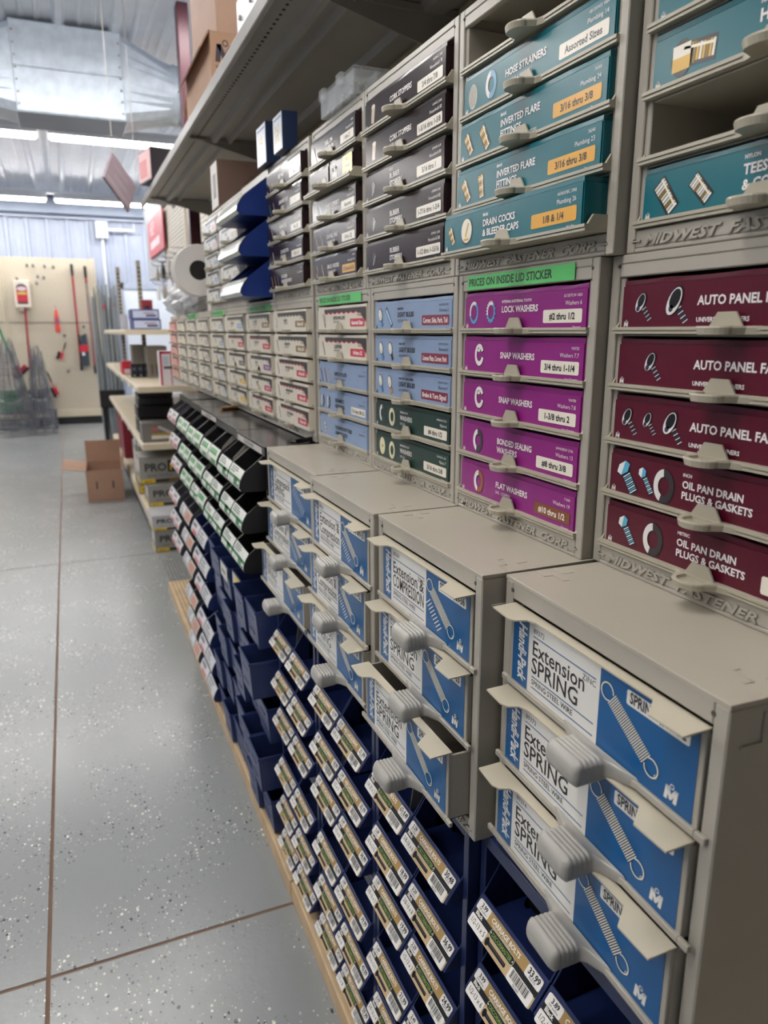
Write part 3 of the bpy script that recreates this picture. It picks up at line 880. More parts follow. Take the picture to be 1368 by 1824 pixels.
# stoppers (upper tier)
a, c = 0.8870, 1.2000
BRN = 'dark brown box'
cabinet5(a, c, ZUPP, 'gray cabinet holding five dark brown stopper boxes under the shelf', group='upper tier drawer cabinets', trays=(0.008, 0.006, 0.006, 0.004, 0.006))
for i, lab, d in (
    (0, 'dark brown box CORK STOPPERS MEDIUM', art('CORK STOPPERS', '66400/CS 2684', 'Household 78', '3/4 thru 7/8', foot='Diameter', sub='MEDIUM', pics=(CO(0.12),))),
    (1, 'dark brown box CORK STOPPERS EXTRA LARGE', art('CORK STOPPERS', '66440/CS 2686', 'Household 80', '1-5/16 thru 1-5/8', foot='Diameter', sub='EXTRA LARGE', pics=(CO(0.13),))),
    (2, 'dark brown box RUBBER STOPPERS directly below the CORK STOPPERS boxes', art('RUBBER\nSTOPPERS', '65960/RS 2638', 'Household 81', '5/16 thru 1', foot='', over='SMALL', pics=(ST(0.12),))),
    (3, 'dark brown box RUBBER STOPPERS, middle one of three', art('RUBBER\nSTOPPERS', '65980/RS 2640', 'Household 82', '1-7/16 thru 1-3/4', pics=(ST(0.13),))),
    (4, 'dark brown box RUBBER STOPPERS, lowest in its cabinet', art('RUBBER\nSTOPPERS', '65990/RS 2642', 'Household 83', '1-1/2 thru 1-15/16', pics=(ST(0.13),)))):
    carton(a, c, ZUPP, i, lab, BROWN, d, pull=0.008, rough=0.2, spec=0.12, inset=0.018)

# hitch pins, grommets (lower tier)
a, c = cols[3]
cabinet5(a, c, ZLOW, 'gray cabinet of two white and three pale blue boxes, green sticker above', sticker=True, group='lower tier drawer cabinets')
RED = '#c42a3e'
for i, lab, col, d in (
    (0, 'white scalloped box HITCH PIN CLIPS', WHITEC, art('HITCH PIN CLIPS', '', 'Hardware 18', 'Assorted Sizes', RED, '#ffffff', foot='', fg='#2a2624', sub='ZINC PLATED', extra=scallop(), pics=(PN(0.15, '#9a958a'), HK(0.17)), logo=False, tsize=0.0085)),
    (1, 'white scalloped box CLEVIS PINS', WHITEC, art('CLEVIS PINS', '', 'Hardware 21', '1/4 thru 1/2', RED, '#ffffff', foot='', fg='#2a2624', sub='ZINC PLATED', extra=scallop(), pics=(PN(0.13),), logo=False, tsize=0.0085)),
    (2, 'pale blue box SWITCH PLATE screws with colored screws pictured', SKY, art('SWITCH PLATE', '65140', 'Electrical 10', None, foot='', sub='SCREWS & ASSORTMENTS', fg=INK, pics=(PN(0.07, '#5a4032'), PN(0.16, '#b02a34'), PN(0.25, '#d8c060')))),
    (3, 'pale blue box GROMMETS & BUSHINGS with white size tag', SKY, art('GROMMETS\n& BUSHINGS', '65180', 'Electrical 11', '7/16 thru 5/8 I.D.', foot='', fg=INK, pics=(W_(0.08, 0.5, 0.012, '#3a3a40'), W_(0.22, 0.5, 0.012, '#26262c')))),
    (4, 'pale blue box FLUORESCENT TUBE LAMP SOCKETS', SKY, art('FLUORESCENT TUBE\nLAMP SOCKETS', '65220', 'Electrical 12', None, foot='', fg=INK, pics=(FI(0.13, 0.009, (0.3, -0.95), '#e0ddd0', '#f4f2ea'),)))):
    carton(a, c, ZLOW, i, lab, col, d, rough=0.4, pull=0.002)
# household hardware (upper tier)
a, c = 1.2015, 1.4780
cabinet5(a, c, ZUPP, 'gray cabinet of dark boxes beside the stoppers, organizer on its top', group='upper tier drawer cabinets', trays=(0.008, 0.02, 0.012, 0.01, 0.01))
for i, lab, d, kw in (
    (0, 'glossy dark box with mirror-like glare, top drawer under the organizer', art('NAIL-ON\nFASTENERS', '65800', 'Household 60', '1 thru 2', pics=(PN(0.12),)), dict(rough=0.17)),
    (2, 'dark box SHELF SUPPORTS with Assorted tag', art('SHELF SUPPORTS', '65840/SS 2620', 'Household 54', 'Assorted', sub='ASSORTED TYPES', foot='', pics=(PN(0.16, '#b8d0d4'), PN(0.24, '#b8d0d4'))), dict(rough=0.18)),
    (3, 'dark box DOWEL PINS with pictured wooden pins', art('DOWEL PINS', '65860/DP 2622', 'Household 56', '1/4 to 1/2', over='FLUTED', sub='SPIRAL GROOVED', pics=(PN(0.11, '#d8a888'), PN(0.24, '#d8a888'))), dict(rough=0.2, spec=0.2)),
    (4, 'dark box BRASS HOOKS with yellow tag', art('BRASS HOOKS', '65900', 'Household 66', '1/2 thru 2-1/2', '#e0a53c', sub='CUP & SHOULDER', pics=(HK(0.1, '#d8b49a'), PN(0.24, '#d8b49a'))), dict(rough=0.2, spec=0.2))):
    carton(a, c, ZUPP, i, lab, BROWN, d, pull=0.010, inset=0.018, **kw)
for k, (off, lab) in enumerate(((0.060, 'small glossy box left in the open second drawer, beside the yellow tag'), (-0.064, 'small dark box with big M and yellow handwritten tag, second drawer'))):
    def dd(p, w, h, k=k):
        if k:
            logo_m(p, -w * 0.4, h * 0.15, h * 0.75, '#e8e2da', 3)
            p.rect(w * 0.08, w * 0.48, h * 0.12, h * 0.98, '#e6d838', 4)
            for q, tx in enumerate(('PULL', 'Drawer', 'This way')):
                p.text(tx, w * 0.28, h * (0.72 - 0.26 * q), 0.0075, '#4a4220', 5, 'C')
        else:
            p.text('HOOKS', -w * 0.3, h * 0.35, 0.011, '#e8e2da', 3, bold=True)
    carton(a, c, ZUPP, 1, lab, BROWN, dd, pull=0.016, inset=0.018, wfrac=0.49, off=-off if False else (-off), rough=0.22, hh=0.038)

# fourth section: dark boxes (upper), white scalloped boxes (lower)
a, c = cols[4]
cabinet5(a, c, ZLOW, 'gray cabinet of five white scalloped boxes beside the upright, left of hitch pins', group='lower tier drawer cabinets')
BRT = '#8a6a34'
for i, lab, tg, ec, tt, pc in (
    (0, 'white scalloped box HOOKS with brown tag, beside the upright', BRT, '#8a7a5a', 'HOOKS', HK(0.13)),
    (1, 'white scalloped box SCREW EYES with brown tag, below the HOOKS box', BRT, '#8a7a5a', 'SCREW EYES', PN(0.14)),
    (2, 'white box with red scallops, KEYS & STOCK, third below the HOOKS box', RED, '#c2203c', 'WOODRUFF KEYS', PN(0.13)),
    (3, 'white box with red scallops, MACHINE KEYS, fourth drawer beside the upright', RED, '#c2203c', 'MACHINE KEYS', PN(0.13)),
    (4, 'white box with red scallops, COTTER PINS, lowest drawer beside the upright', RED, '#c2203c', 'COTTER PINS', PN(0.13))):
    carton(a, c, ZLOW, i, lab, WHITEC, art(tt, '', 'Hardware %d' % (10 + i), '1/8 thru 3/8', tg, '#ffffff', foot='', fg='#2a2624', sub='ZINC PLATED', extra=scallop(ec), pics=(pc,), logo=False, tsize=0.0082), rough=0.4, pull=0.012, off=0.0)
cabinet5(1.4985, 1.8085, ZUPP, 'gray cabinet of five dark boxes right of the blue hoppers', group='upper tier drawer cabinets', trays=(0.01, 0.01, 0.01, 0.01, 0.01))
for i, lab, tt, pcs, tg, rg in (
    (0, 'dark box gone silvery with glare, top drawer beside blue hoppers', 'FELT PADS', (PN(0.1, '#c8a880'),), '3/4', 0.16),
    (1, 'dark box half in glare showing two pale pegs, second drawer beside blue hoppers', 'DRAWER PULLS', (PN(0.1, '#4f9fa4'), PN(0.22, '#d0c8c0')), '1', 0.17),
    (2, 'dark box FURNITURE GLIDES with white tag, third drawer beside blue hoppers', 'FURNITURE\nGLIDES', (PN(0.14, '#e8e4e0'),), '1/4 x 1/2', 0.21),
    (3, 'dark box CONNECTOR DOWELS with white tag, fourth drawer beside blue hoppers', 'CONNECTOR\nDOWELS', (PN(0.15, '#e8e4e0'),), '5/16 x 1/2', 0.21),
    (4, 'dark box WOODEN FURNITURE PARTS without tag, lowest drawer beside blue hoppers', 'WOODEN\nFURNITURE PARTS', (PN(0.08, '#e0b088'), PN(0.18, '#c8a080'), PN(0.27, '#8aa0a8')), None, 0.21)):
    carton(1.4985, 1.8085, ZUPP, i, lab, BROWN, art(tt, '65%d' % (700 + i), 'Household %d' % (40 + i), tg, foot='', pics=pcs, tx=0.38), pull=0.014, rough=rg, inset=0.018, spec=0.4 if rg < 0.2 else 0.15)

# further along, lower tier: white scalloped boxes in every drawer, out of focus
far_desc = {5: 'lower gray cabinet of white boxes below the blue hoppers, faded green sticker', 6: 'lower gray cabinet of white boxes below the small white-boxed cabinet', 7: 'lower gray cabinet of white boxes just right of the section gap',
            8: 'lower gray cabinet of white boxes just left of the section gap', 9: 'lower gray cabinet of white boxes with green sticker near far end', 10: 'second last lower gray cabinet of white boxes', 11: 'last lower gray cabinet of white boxes with red sides'}
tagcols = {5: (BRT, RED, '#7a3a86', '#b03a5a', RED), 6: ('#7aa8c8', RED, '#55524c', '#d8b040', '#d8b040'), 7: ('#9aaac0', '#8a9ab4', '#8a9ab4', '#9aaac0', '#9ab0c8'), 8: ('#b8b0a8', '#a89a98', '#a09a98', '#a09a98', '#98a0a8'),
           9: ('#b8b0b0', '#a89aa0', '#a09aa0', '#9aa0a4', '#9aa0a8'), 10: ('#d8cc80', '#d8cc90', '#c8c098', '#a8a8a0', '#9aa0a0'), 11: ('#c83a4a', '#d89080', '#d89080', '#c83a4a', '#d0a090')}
tagw = {BRT: 'brown', RED: 'red', '#7a3a86': 'violet', '#b03a5a': 'rose', '#7aa8c8': 'blue', '#55524c': 'gray', '#d8b040': 'yellow'}
cdesc = {5: 'in lower cabinet under the blue hoppers', 6: 'in lower cabinet two left of the upright', 7: 'in lower cabinet right of section gap', 8: 'in lower cabinet left of section gap', 9: 'in lower cabinet with far green sticker', 10: 'in second last lower cabinet', 11: 'in last lower cabinet'}
for i in range(5, 12):
    a, c = cols[i]
    cabinet5(a, c, ZLOW, far_desc[i], sticker=i in (5, 7, 9), group='lower tier drawer cabinets', brand=i < 7, trays=(0.004, 0.004, 0.006, 0.008, 0.008))
    for r in range(5):
        tc = tagcols[i][r]
        nm = tagw.get(tc, 'pale')
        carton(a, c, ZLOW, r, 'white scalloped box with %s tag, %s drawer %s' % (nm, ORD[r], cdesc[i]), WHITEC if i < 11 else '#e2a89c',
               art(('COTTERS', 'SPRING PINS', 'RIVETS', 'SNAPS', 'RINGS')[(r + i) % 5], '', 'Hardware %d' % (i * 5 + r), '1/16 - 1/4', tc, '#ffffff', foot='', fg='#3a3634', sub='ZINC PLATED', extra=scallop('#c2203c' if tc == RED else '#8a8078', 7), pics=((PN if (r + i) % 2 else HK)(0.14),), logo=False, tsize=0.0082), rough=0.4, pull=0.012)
# upper tier, further along: white boxes
for i, desc, cd in ((6, 'upper gray cabinet of white boxes left of the blue hoppers', 'upper cabinet just left of blue hoppers'), (7, 'last upper gray cabinet of white boxes, beside the big reel', 'last upper cabinet beside the reel')):
    a, c = cols[i]
    cabinet5(a, c, ZUPP, desc, group='upper tier drawer cabinets', brand=False, trays=(0.012,) * 5)
    for r in range(5):
        tc = ('#c8808a', '#d0a0a0', '#7a98c0', '#7a98c0', '#8aa0b8')[r] if i == 7 else ('#d8b878', '#c8b090', '#d8b878', '#b8b0a0', '#c8c0b0')[r]
        carton(a, c, ZUPP, r, 'white box in %s drawer of %s' % (ORD[r], cd), '#dcdad4', art(('WIRE NUTS', 'FUSES', 'LUGS', 'CLIPS', 'TIES')[r], '', 'Electrical', '12 - 18', tc, '#ffffff', foot='', fg='#3a3634', pics=(PN(0.15),), extra=scallop('#b8a8a0', 6), logo=False), rough=0.3, pull=0.016)

# ---------------------------------------------------------------- spring drawers
HSP = 0.304
_sp = {}
def scoop_mesh(m):
    # thick scoop handle: five ribs on a rounded block flowing into the drawer rail
    if 'scoop' in _sp: return _sp['scoop']
    b = MB()
    rings = []
    prof = [(0.0, 0.050, 0.0055, -0.004), (-0.003, 0.040, 0.0060, -0.0055), (-0.006, 0.029, 0.0068, -0.0075), (-0.009, 0.0235, 0.0080, -0.0095)]
    for i in range(5):
        y = -0.0115 - i * 0.0046
        k = 0.0001 * i
        prof += [(y, 0.0222 - k, 0.0088 + k, -0.0112 - 3 * k), (y - 0.0012, 0.0221 - k, 0.0099 + k, -0.0114 - 3 * k), (y - 0.0026, 0.0220 - k, 0.0099 + k, -0.0116 - 3 * k), (y - 0.0036, 0.0219 - k, 0.0088 + k, -0.0118 - 3 * k)]
    prof += [(-0.0350, 0.0212, 0.0078, -0.0118), (-0.0372, 0.0195, 0.0050, -0.0098), (-0.0382, 0.0170, 0.0010, -0.0060)]
    for y, hw, zt, zbm in prof:
        r = min(0.0055, (zt - zbm) * 0.45)
        ring = []
        for cx, cz, a0 in ((hw - r, zt - r, 0), (-hw + r, zt - r, 90), (-hw + r, zbm + r, 180), (hw - r, zbm + r, 270)):
            for j in range(5):
                t = math.radians(a0 + 22.5 * j)
                ring.append((cx + r * math.cos(t), y, cz + r * math.sin(t)))
        rings.append(ring)
    b.loft(rings, m)
    _sp['scoop'] = b.mesh('handle', smooth=True)
    return _sp['scoop']
def flap_mesh(w):
    k = ('flap', round(w, 3))
    if k not in _sp:
        # thin lid plate over the label: wide tab at each end, shallow in between, one slanted step
        o = [(-w / 2, 0.004), (-w / 2, -0.0215), (-w / 2 + 0.030, -0.023), (-w / 2 + 0.038, -0.0195), (-w / 2 + 0.043, -0.010), (-w / 2 + 0.052, -0.0065), (w * 0.315, -0.0055), (w * 0.372, -0.0225), (w / 2, -0.0215), (w / 2, 0.004)]
        b = MB()
        b.loft([[(x, y, -0.0011 + 0.05 * min(0, y)) for x, y in o], [(x, y, 0.0004 + 0.05 * min(0, y)) for x, y in o]], BEIGE)
        _sp[k] = b.mesh('lid_flap')
    return _sp[k]
def spring_label(w, h, code, l1, l2, kind, num):
    p = Print(0.3)
    X = lambda u: -w / 2 + u * w
    BLUE, WH = '#04568f', '#e9e6df'
    p.rect(X(0), X(1), 0, h, BLUE, 0)
    p.rect(X(0.115), X(0.556), 0, h, WH, 1)
    p.text('Handi-Pack', X(0.045), h * 0.88, 0.0195, WH, 2, rot=-math.pi / 2, shear=0.25, maxw=h * 0.80, bold=True)
    p.text(code, X(0.145), h * 0.84, 0.0072, '#1a1a1e', 2)
    p.rect(X(0.145), X(0.535), h * 0.785, h * 0.80, BLUE, 2)
    p.text('ZINC', X(0.535), h * 0.69, 0.0078, '#1a1a1e', 2, 'R')
    p.text(l1, X(0.14), h * 0.545, 0.021, '#141418', 2, bold=0.012, sx=0.98, maxw=0.39 * w)
    p.text(l2, X(0.14), h * 0.30, 0.0225, '#141418', 2, bold=0.012, sx=0.98, maxw=0.39 * w)
    p.rect(X(0.145), X(0.535), h * 0.235, h * 0.25, BLUE, 2)
    p.text('SPRING STEEL WIRE', X(0.145), h * 0.14, 0.0074, '#1a1a1e', 2, bold=0.012, maxw=0.36 * w)
    p.rect(X(0.145), X(0.535), h * 0.085, h * 0.10, BLUE, 2)
    if 'E' in kind:
        pic_spring(p, X(0.620), h * 0.70, X(0.80), h * 0.31, h * 0.18, 28)
    if 'C' in kind:
        if 'E' in kind:
            pic_spring(p, X(0.575), h * 0.50, X(0.715), h * 0.14, h * 0.16, 9, False)
        else:
            pic_spring(p, X(0.60), h * 0.72, X(0.83), h * 0.24, h * 0.26, 10, False)
    p.rect(X(0.69), X(0.965), h * 0.76, h * 0.93, WH, 1, 0.002)
    p.text('SPRING #' + num, X(0.705), h * 0.795, 0.0128, '#16161a', 2, bold=True, maxw=0.245 * w)
    p.ring(X(0.845), h * 0.2, 0.0012, 0.0018, WH, 2, n=10)
    logo_m(p, X(0.885), h * 0.07, h * 0.19, WH, 2)
    return p
def spring_cabinet(y0, y1, X, desc, drawers, tilt=0.0):
    W = y1 - y0 - 0.002
    t = thing('spring_cabinet', desc, 'cabinet', (X, (y0 + y1) / 2, 0.657), RZ + tilt, 'gray spring drawer cabinets')
    D, s = 0.42, 0.013
    b = MB()
    for k in (-1, 1):
        x0, x1 = sorted((k * W / 2, k * (W / 2 - s)))
        b.box(x0, x1, 0, D, 0, HSP - 0.004, GRAY)
    b.box(-W / 2 + s, W / 2 - s, 0.0005, 0.008, HSP - 0.021, HSP - 0.003, GRAY)
    b.box(-W / 2 + s, W / 2 - s, 0.0005, 0.008, 0.001, 0.020, GRAY)
    b.box(-W / 2 + s, W / 2 - s, 0, D, 0, 0.003, GRAY)
    b.box(-W / 2 + s, W / 2 - s, D - 0.004, D, 0, HSP, DARKIN)
    for k in (-1, 1):
        for z in (0.011, HSP - 0.012):
            b.lathe([(0.0021, -0.0004), (0.0021, 0.001)], DARKIN, 'y', (k * (W / 2 - 0.013), 0, z), 10)
    b.build('body', t, bev=0.0012)
    b = MB()
    b.box(-W / 2, W / 2, 0, D, HSP - 0.004, HSP, GRAYTOP)
    # interlocking clip tabs pressed into the top near both ends
    for k in (-1, 1):
        for j, (u, v, l) in enumerate(((0.012, 0.030, 0.022), (0.012, 0.052, 0.026), (0.030, 0.040, 0.014))):
            x = k * (W / 2 - u)
            b.box(x - 0.008, x + 0.008, v, v + 0.0012, HSP, HSP + 0.0006, GRAYTOP)
            b.box(x - 0.008 * k - 0.0006, x - 0.008 * k + 0.0006, v, v + l * 0.5, HSP, HSP + 0.0006, GRAYTOP)
    b.build('top_panel', t, bev=0.0012)
    for k in (-1, 1):
        b = MB()
        x0, x1 = sorted((k * W / 2, k * (W / 2 + 0.0012)))
        b.box(x0, x1, 0.030, 0.032, HSP - 0.032, HSP - 0.010, GRAY)
        b.box(x0, x1, 0.012, 0.032, HSP - 0.034, HSP - 0.032, GRAY)
        b.build('side_clip', t)
    put('embossed_lettering', emboss(W, 0.011), t, (0, -0.0001, 0.005))
    w = W - 0.030
    for i, (l1, l2, code, kind, num, pull) in enumerate(drawers):
        z = HSP - 0.021 - (i + 1) * 0.0868
        dm = 'drawer%.3f' % w
        if dm not in _sp:
            q = MB()
            q.box(-w / 2, w / 2, 0.0, 0.003, 0.002, 0.082, GRAY)
            q.box(-w / 2, w / 2, 0.003, 0.38, 0.002, 0.004, GRAY)
            for k in (-1, 1):
                x0, x1 = sorted((k * w / 2, k * (w / 2 - 0.003)))
                q.box(x0, x1, 0.003, 0.38, 0.002, 0.080, GRAY)
                x0, x1 = sorted((k * w / 2, k * (w / 2 + 0.010)))
                q.box(x0, x1, -0.003, 0.001, 0.0, 0.006, GRAY)
            q.box(-w / 2, w / 2, -0.003, 0.002, 0.0, 0.006, GRAY)
            _sp[dm] = q.mesh('drawer', bev=0.0006)
        d = put('drawer', _sp[dm], t, (0, -pull - 0.001, z))
        put('handle', scoop_mesh(SILVER), d, (0.018, -0.001, 0.003))
        put('lid_flap', flap_mesh(w), d, (0, 0, 0.0832))
        spring_label(w - 0.010, 0.0735, code, l1, l2, kind, num).build('printed_label', d, o=(0, 0, 0.0062))
ES = ('Extension', 'SPRING')
spring_cabinet(0.304, 0.5870, 0.374, 'gray spring drawer cabinet nearest the viewer, three Extension SPRING drawers', [ES + ('89372', 'E', '89-72', 0.0), ES + ('89373', 'E', '89-73', 0.004), ES + ('89374', 'E', '89-74', 0.010)], tilt=-0.03)
spring_cabinet(0.590, 0.8600, 0.354, 'second gray spring drawer cabinet, one drawer Extension & COMPRESSION, lowest pulled out', [('Extension &', 'COMPRESSION', '89369', 'EC', '89-56', 0.0), ES + ('89370', 'E', '89-63', 0.004), ES + ('89371', 'E', '89-71', 0.024)])
spring_cabinet(0.863, 1.1440, 0.349, 'third gray spring drawer cabinet, two drawers Extension & Compression', [('Extension &', 'Compression', '89366', 'EC', '89-35', 0.0), ('Extension &', 'Compression', '89367', 'EC', '89-42', 0.006), ES + ('89368', 'E', '89-50', 0.010)])
spring_cabinet(1.150, 1.4830, 0.361, 'farthest gray spring drawer cabinet, topmost drawer Compression SPRING', [('Compression', 'SPRING', '89363', 'C', '89-20', 0.0), ('Extension &', 'Compression', '89364', 'EC', '89-24', 0.006), ES + ('89365', 'E', '89-30', 0.022)])

# ---------------------------------------------------------------- navy hopper cabinets with price cards (bolts)
HB_H = 0.304
_hp = {}
def hopper_mesh(hw):
    k = round(hw, 3)
    if k in _hp: return _hp[k]
    b = MB()
    m = NAVYIN
    b.hexa([(-hw, -0.020, 0), (hw, -0.020, 0), (hw, 0.13, 0.004), (-hw, 0.13, 0.004), (-hw, -0.020, 0.0018), (hw, -0.020, 0.0018), (hw, 0.13, 0.006), (-hw, 0.13, 0.006)], m)
    b.hexa([(-hw, -0.022, 0), (hw, -0.022, 0), (hw, -0.020, 0), (-hw, -0.020, 0), (-hw, -0.003, 0.027), (hw, -0.003, 0.027), (hw, -0.001, 0.027), (-hw, -0.001, 0.027)], m)
    for s in (-1, 1):
        x0, x1 = sorted((s * hw, s * (hw - 0.002)))
        b.prism([(-0.021, 0), (-0.002, 0.027), (0.022, 0.066), (0.13, 0.078), (0.13, 0.0)], 'x', x0, x1, m)
    b.box(-hw, hw, 0.128, 0.13, 0, 0.078, m)
    _hp[k] = b.mesh('hopper', bev=0.0004)
    return _hp[k]
def price_card(w, price, size, big, code, title='CARRIAGE BOLTS', ring=False, barcode_only=False):
    p = Print(0.35)
    h = 0.031
    X = lambda u: -w / 2 + u * w
    GOLD, WOOD, BLK, WH = '#a98a55', '#cdb28a', '#17171a', '#ece8e2'
    p.rect(X(0), X(1), 0, h, WOOD, 0, 0.0025)
    for i in range(5):
        p.rect(X(0.02), X(0.98), h * (0.05 + 0.075 * i), h * (0.065 + 0.075 * i), '#b59a72', 1)
    p.rect(X(0.0), X(1), h * 0.62, h, GOLD, 1, 0.002)
    p.rect(X(0.0), X(1), h * 0.42, h * 0.63, BLK, 2)
    p.rect(X(0.0), X(0.19), h * 0.63, h, WH, 3, 0.0022)
    p.rect(X(0.0), X(0.27), 0, h * 0.42, WH, 3, 0.0022)
    p.rect(X(0.79), X(1), h * 0.62, h, WH, 3, 0.0022)
    p.rect(X(0.66), X(0.985), 0, h * 0.44, WH, 3, 0.0022)
    p.text(title, X(0.235), h * 0.77, 0.0068, '#f4efe4', 3, bold=True, maxw=w * 0.53)
    p.text('PERNOS DE CARROCERIA', X(0.27), h * 0.665, 0.0030, '#f4efe4', 3, maxw=w * 0.4)
    p.text(price, X(0.10), h * 0.80, 0.0066, '#16161a', 4, 'C', bold=True, maxw=w * 0.14)
    p.text('100 ea/Box', X(0.10), h * 0.69, 0.0032, '#16161a', 4, 'C')
    p.text('Black', X(0.035), h * 0.475, 0.0060, '#f4efe4', 4, bold=True)
    p.text(size, X(0.02), h * 0.15, 0.0082, '#16161a', 4, maxw=w * 0.23)
    p.rect(X(0.285), X(0.665), h * 0.385, h * 0.665, '#c9d2b0', 4, 0.004)
    p.rect(X(0.29), X(0.66), h * 0.40, h * 0.65, '#14161a', 5, 0.0036)
    p.text('DECORMASTER', X(0.475), h * 0.45, 0.0062, '#7f9a48', 6, 'C', bold=True, maxw=w * 0.31)
    for u in (0.303, 0.647):
        p.ell(X(u), h * 0.525, 0.0009, 0.0009, '#e8e4d8', 6, n=8)
    if ring:
        p.ring(X(0.36), h * 0.2, 0.0032, 0.0046, '#15151a', 4, n=14)
        p.rect(X(0.40), X(0.56), h * 0.17, h * 0.24, '#15151a', 4)
    else:
        p.ell(X(0.31), h * 0.20, 0.0032, 0.0045, '#0f0f12', 4, n=12)
        p.rect(X(0.315), X(0.60), h * 0.13, h * 0.27, '#1b1b1e', 4, 0.001)
        p.rect(X(0.34), X(0.59), h * 0.215, h * 0.235, '#5a5654', 5)
    p.text(big, X(0.895), h * 0.76, 0.0086, '#16161a', 4, 'C', bold=True, maxw=w * 0.18)
    p.text('Box/25', X(0.895), h * 0.67, 0.0036, '#16161a', 4, 'C')
    random.seed(int(code))
    x = X(0.69)
    while x < X(0.93):
        d = random.choice((0.0005, 0.0008, 0.0012))
        p.rect(x, min(x + d, X(0.94)), h * 0.135, h * 0.41, '#1a1a1c', 4)
        x += d + random.choice((0.0005, 0.0009))
    p.text(code, X(0.80), h * 0.02, 0.0042, '#1a1a1c', 4, 'C')
    return p
def card_body(w):
    k = ('card', round(w, 3))
    if k not in _hp:
        b = MB()
        pts = []
        for cx, cz, a in ((w / 2 - 0.0025, 0.0025, -90), (w / 2 - 0.0025, 0.0285, 0), (-w / 2 + 0.0025, 0.0285, 90), (-w / 2 + 0.0025, 0.0025, 180)):
            for i in range(3):
                t = math.radians(a + 45 * i)
                pts.append((cx + 0.0025 * math.cos(t), cz + 0.0025 * math.sin(t)))
        up, nn = Vector((0, 0.576, 0.817)), Vector((0, -0.817, 0.576))
        b.loft([[tuple(Vector((x, 0, 0)) + up * z - nn * 0.0012) for x, z in pts], [tuple(Vector((x, 0, 0)) + up * z) for x, z in pts]], mat('white_card_stock', '#e4ded2', 0.5, var=0.02))
        _hp[k] = b.mesh('price_card')
    return _hp[k]
def hopper_cabinet(y0, y1, zb, X, desc, cards, dividers=()):
    W = y1 - y0 - 0.002
    t = thing('bolt_cabinet', desc, 'cabinet', (X, (y0 + y1) / 2, zb), RZ, 'navy bolt hopper cabinets')
    D = 0.40
    b = MB()
    s = 0.011
    for k in (-1, 1):
        x0, x1 = sorted((k * W / 2, k * (W / 2 - s)))
        b.box(x0, x1, 0, 0.03, 0, HB_H, NAVY)
        x0, x1 = sorted((k * W / 2, k * (W / 2 - 0.004)))
        b.box(x0, x1, 0.03, D, 0, HB_H, NAVY)
    b.box(-W / 2 + s, W / 2 - s, 0.0004, 0.012, HB_H - 0.017, HB_H, NAVY)
    b.box(-W / 2 + s, W / 2 - s, 0.0004, 0.012, 0, 0.014, NAVY)
    b.box(-W / 2 + s, W / 2 - s, 0.012, D, HB_H - 0.004, HB_H, NAVY)
    b.box(-W / 2 + s, W / 2 - s, D - 0.004, D, 0, HB_H, NAVY)
    b.box(-0.003, 0.003, 0.028, D, 0.0, HB_H - 0.004, NAVY)
    for k in (-1, 1):
        for z in (0.008, HB_H - 0.010):
            b.lathe([(0.0018, -0.0006), (0.0018, 0.001)], SILVER, 'y', (k * (W / 2 - 0.006), 0, z), 8)
    b.build('frame', t, bev=0.0008)
    hw = (W - 2 * 0.010) / 4 - 0.001
    for r in range(3):
        z = (0.202, 0.107, 0.019)[r]
        for c in range(2):
            x = (-1 if c == 0 else 1) * (hw + 0.001)
            h = put('hopper', hopper_mesh(hw), t, (x, 0, z))
            if (r, c) in dividers:
                q = MB()
                q.prism([(0.012, 0.003), (0.02, 0.060), (0.10, 0.074), (0.10, 0.004)], 'x', 0.02, 0.0215, DIVGRAY)
                q.build('divider', h)
            cd = cards.get((r, c))
            if cd:
                w = 2 * hw - 0.008
                card = put('price_card', card_body(w), h, (0.0, -0.0236, -0.001))
                me = price_card(w, *cd).mesh('printed_face', u=(1, 0, 0), v=(0, 0.576, 0.817), n=(0, -0.817, 0.576))
                put('printed_face', me, card)
    return t
CB, HL, EY = 'CARRIAGE BOLTS', 'HEX LAG SCREWS', 'EYE LAG SCREWS'
ZT1, ZT2 = 0.353, 0.049
hopper_cabinet(0.328, 0.610, ZT1, 0.374, 'navy hopper cabinet right under the nearest spring drawers', {
    (0, 0): ('3.99', '1/2-13 x 5', '33.99', '56260', CB), (0, 1): ('3.89', '1/2-13 x 7', '44.99', '56264', CB),
    (1, 0): ('3.99', '1/2-13 x 6', '39.99', '56262', CB), (1, 1): ('4.29', '1/2-13 x 9', '47.99', '56266', CB),
    (2, 0): ('4.49', '1/2-13 x 8', '42.99', '56265', CB), (2, 1): ('4.59', '1/2-13 x 10', '49.99', '56268', CB)})
hopper_cabinet(0.611, 0.889, ZT1, 0.360, 'upper navy cabinet of CARRIAGE BOLTS cards, priced 30.48 at top right', {
    (0, 0): ('56c', '1/4-20 x 2', '67c 8.49', '56247', CB), (0, 1): ('2.29', '3/8-16 x 6', '30.48', '56254', CB),
    (1, 0): ('1.39', '3/8-16 x 2-1/2', '18.99', '56249', CB), (1, 1): ('3.29', '3/8-16 x 8', '36.99', '56255', CB),
    (2, 0): ('1.59', '3/8-16 x 3', '19.99', '56250', CB), (2, 1): ('2.29', '1/2-13 x 3', '24.99', '56256', CB)}, dividers=((0, 0),))
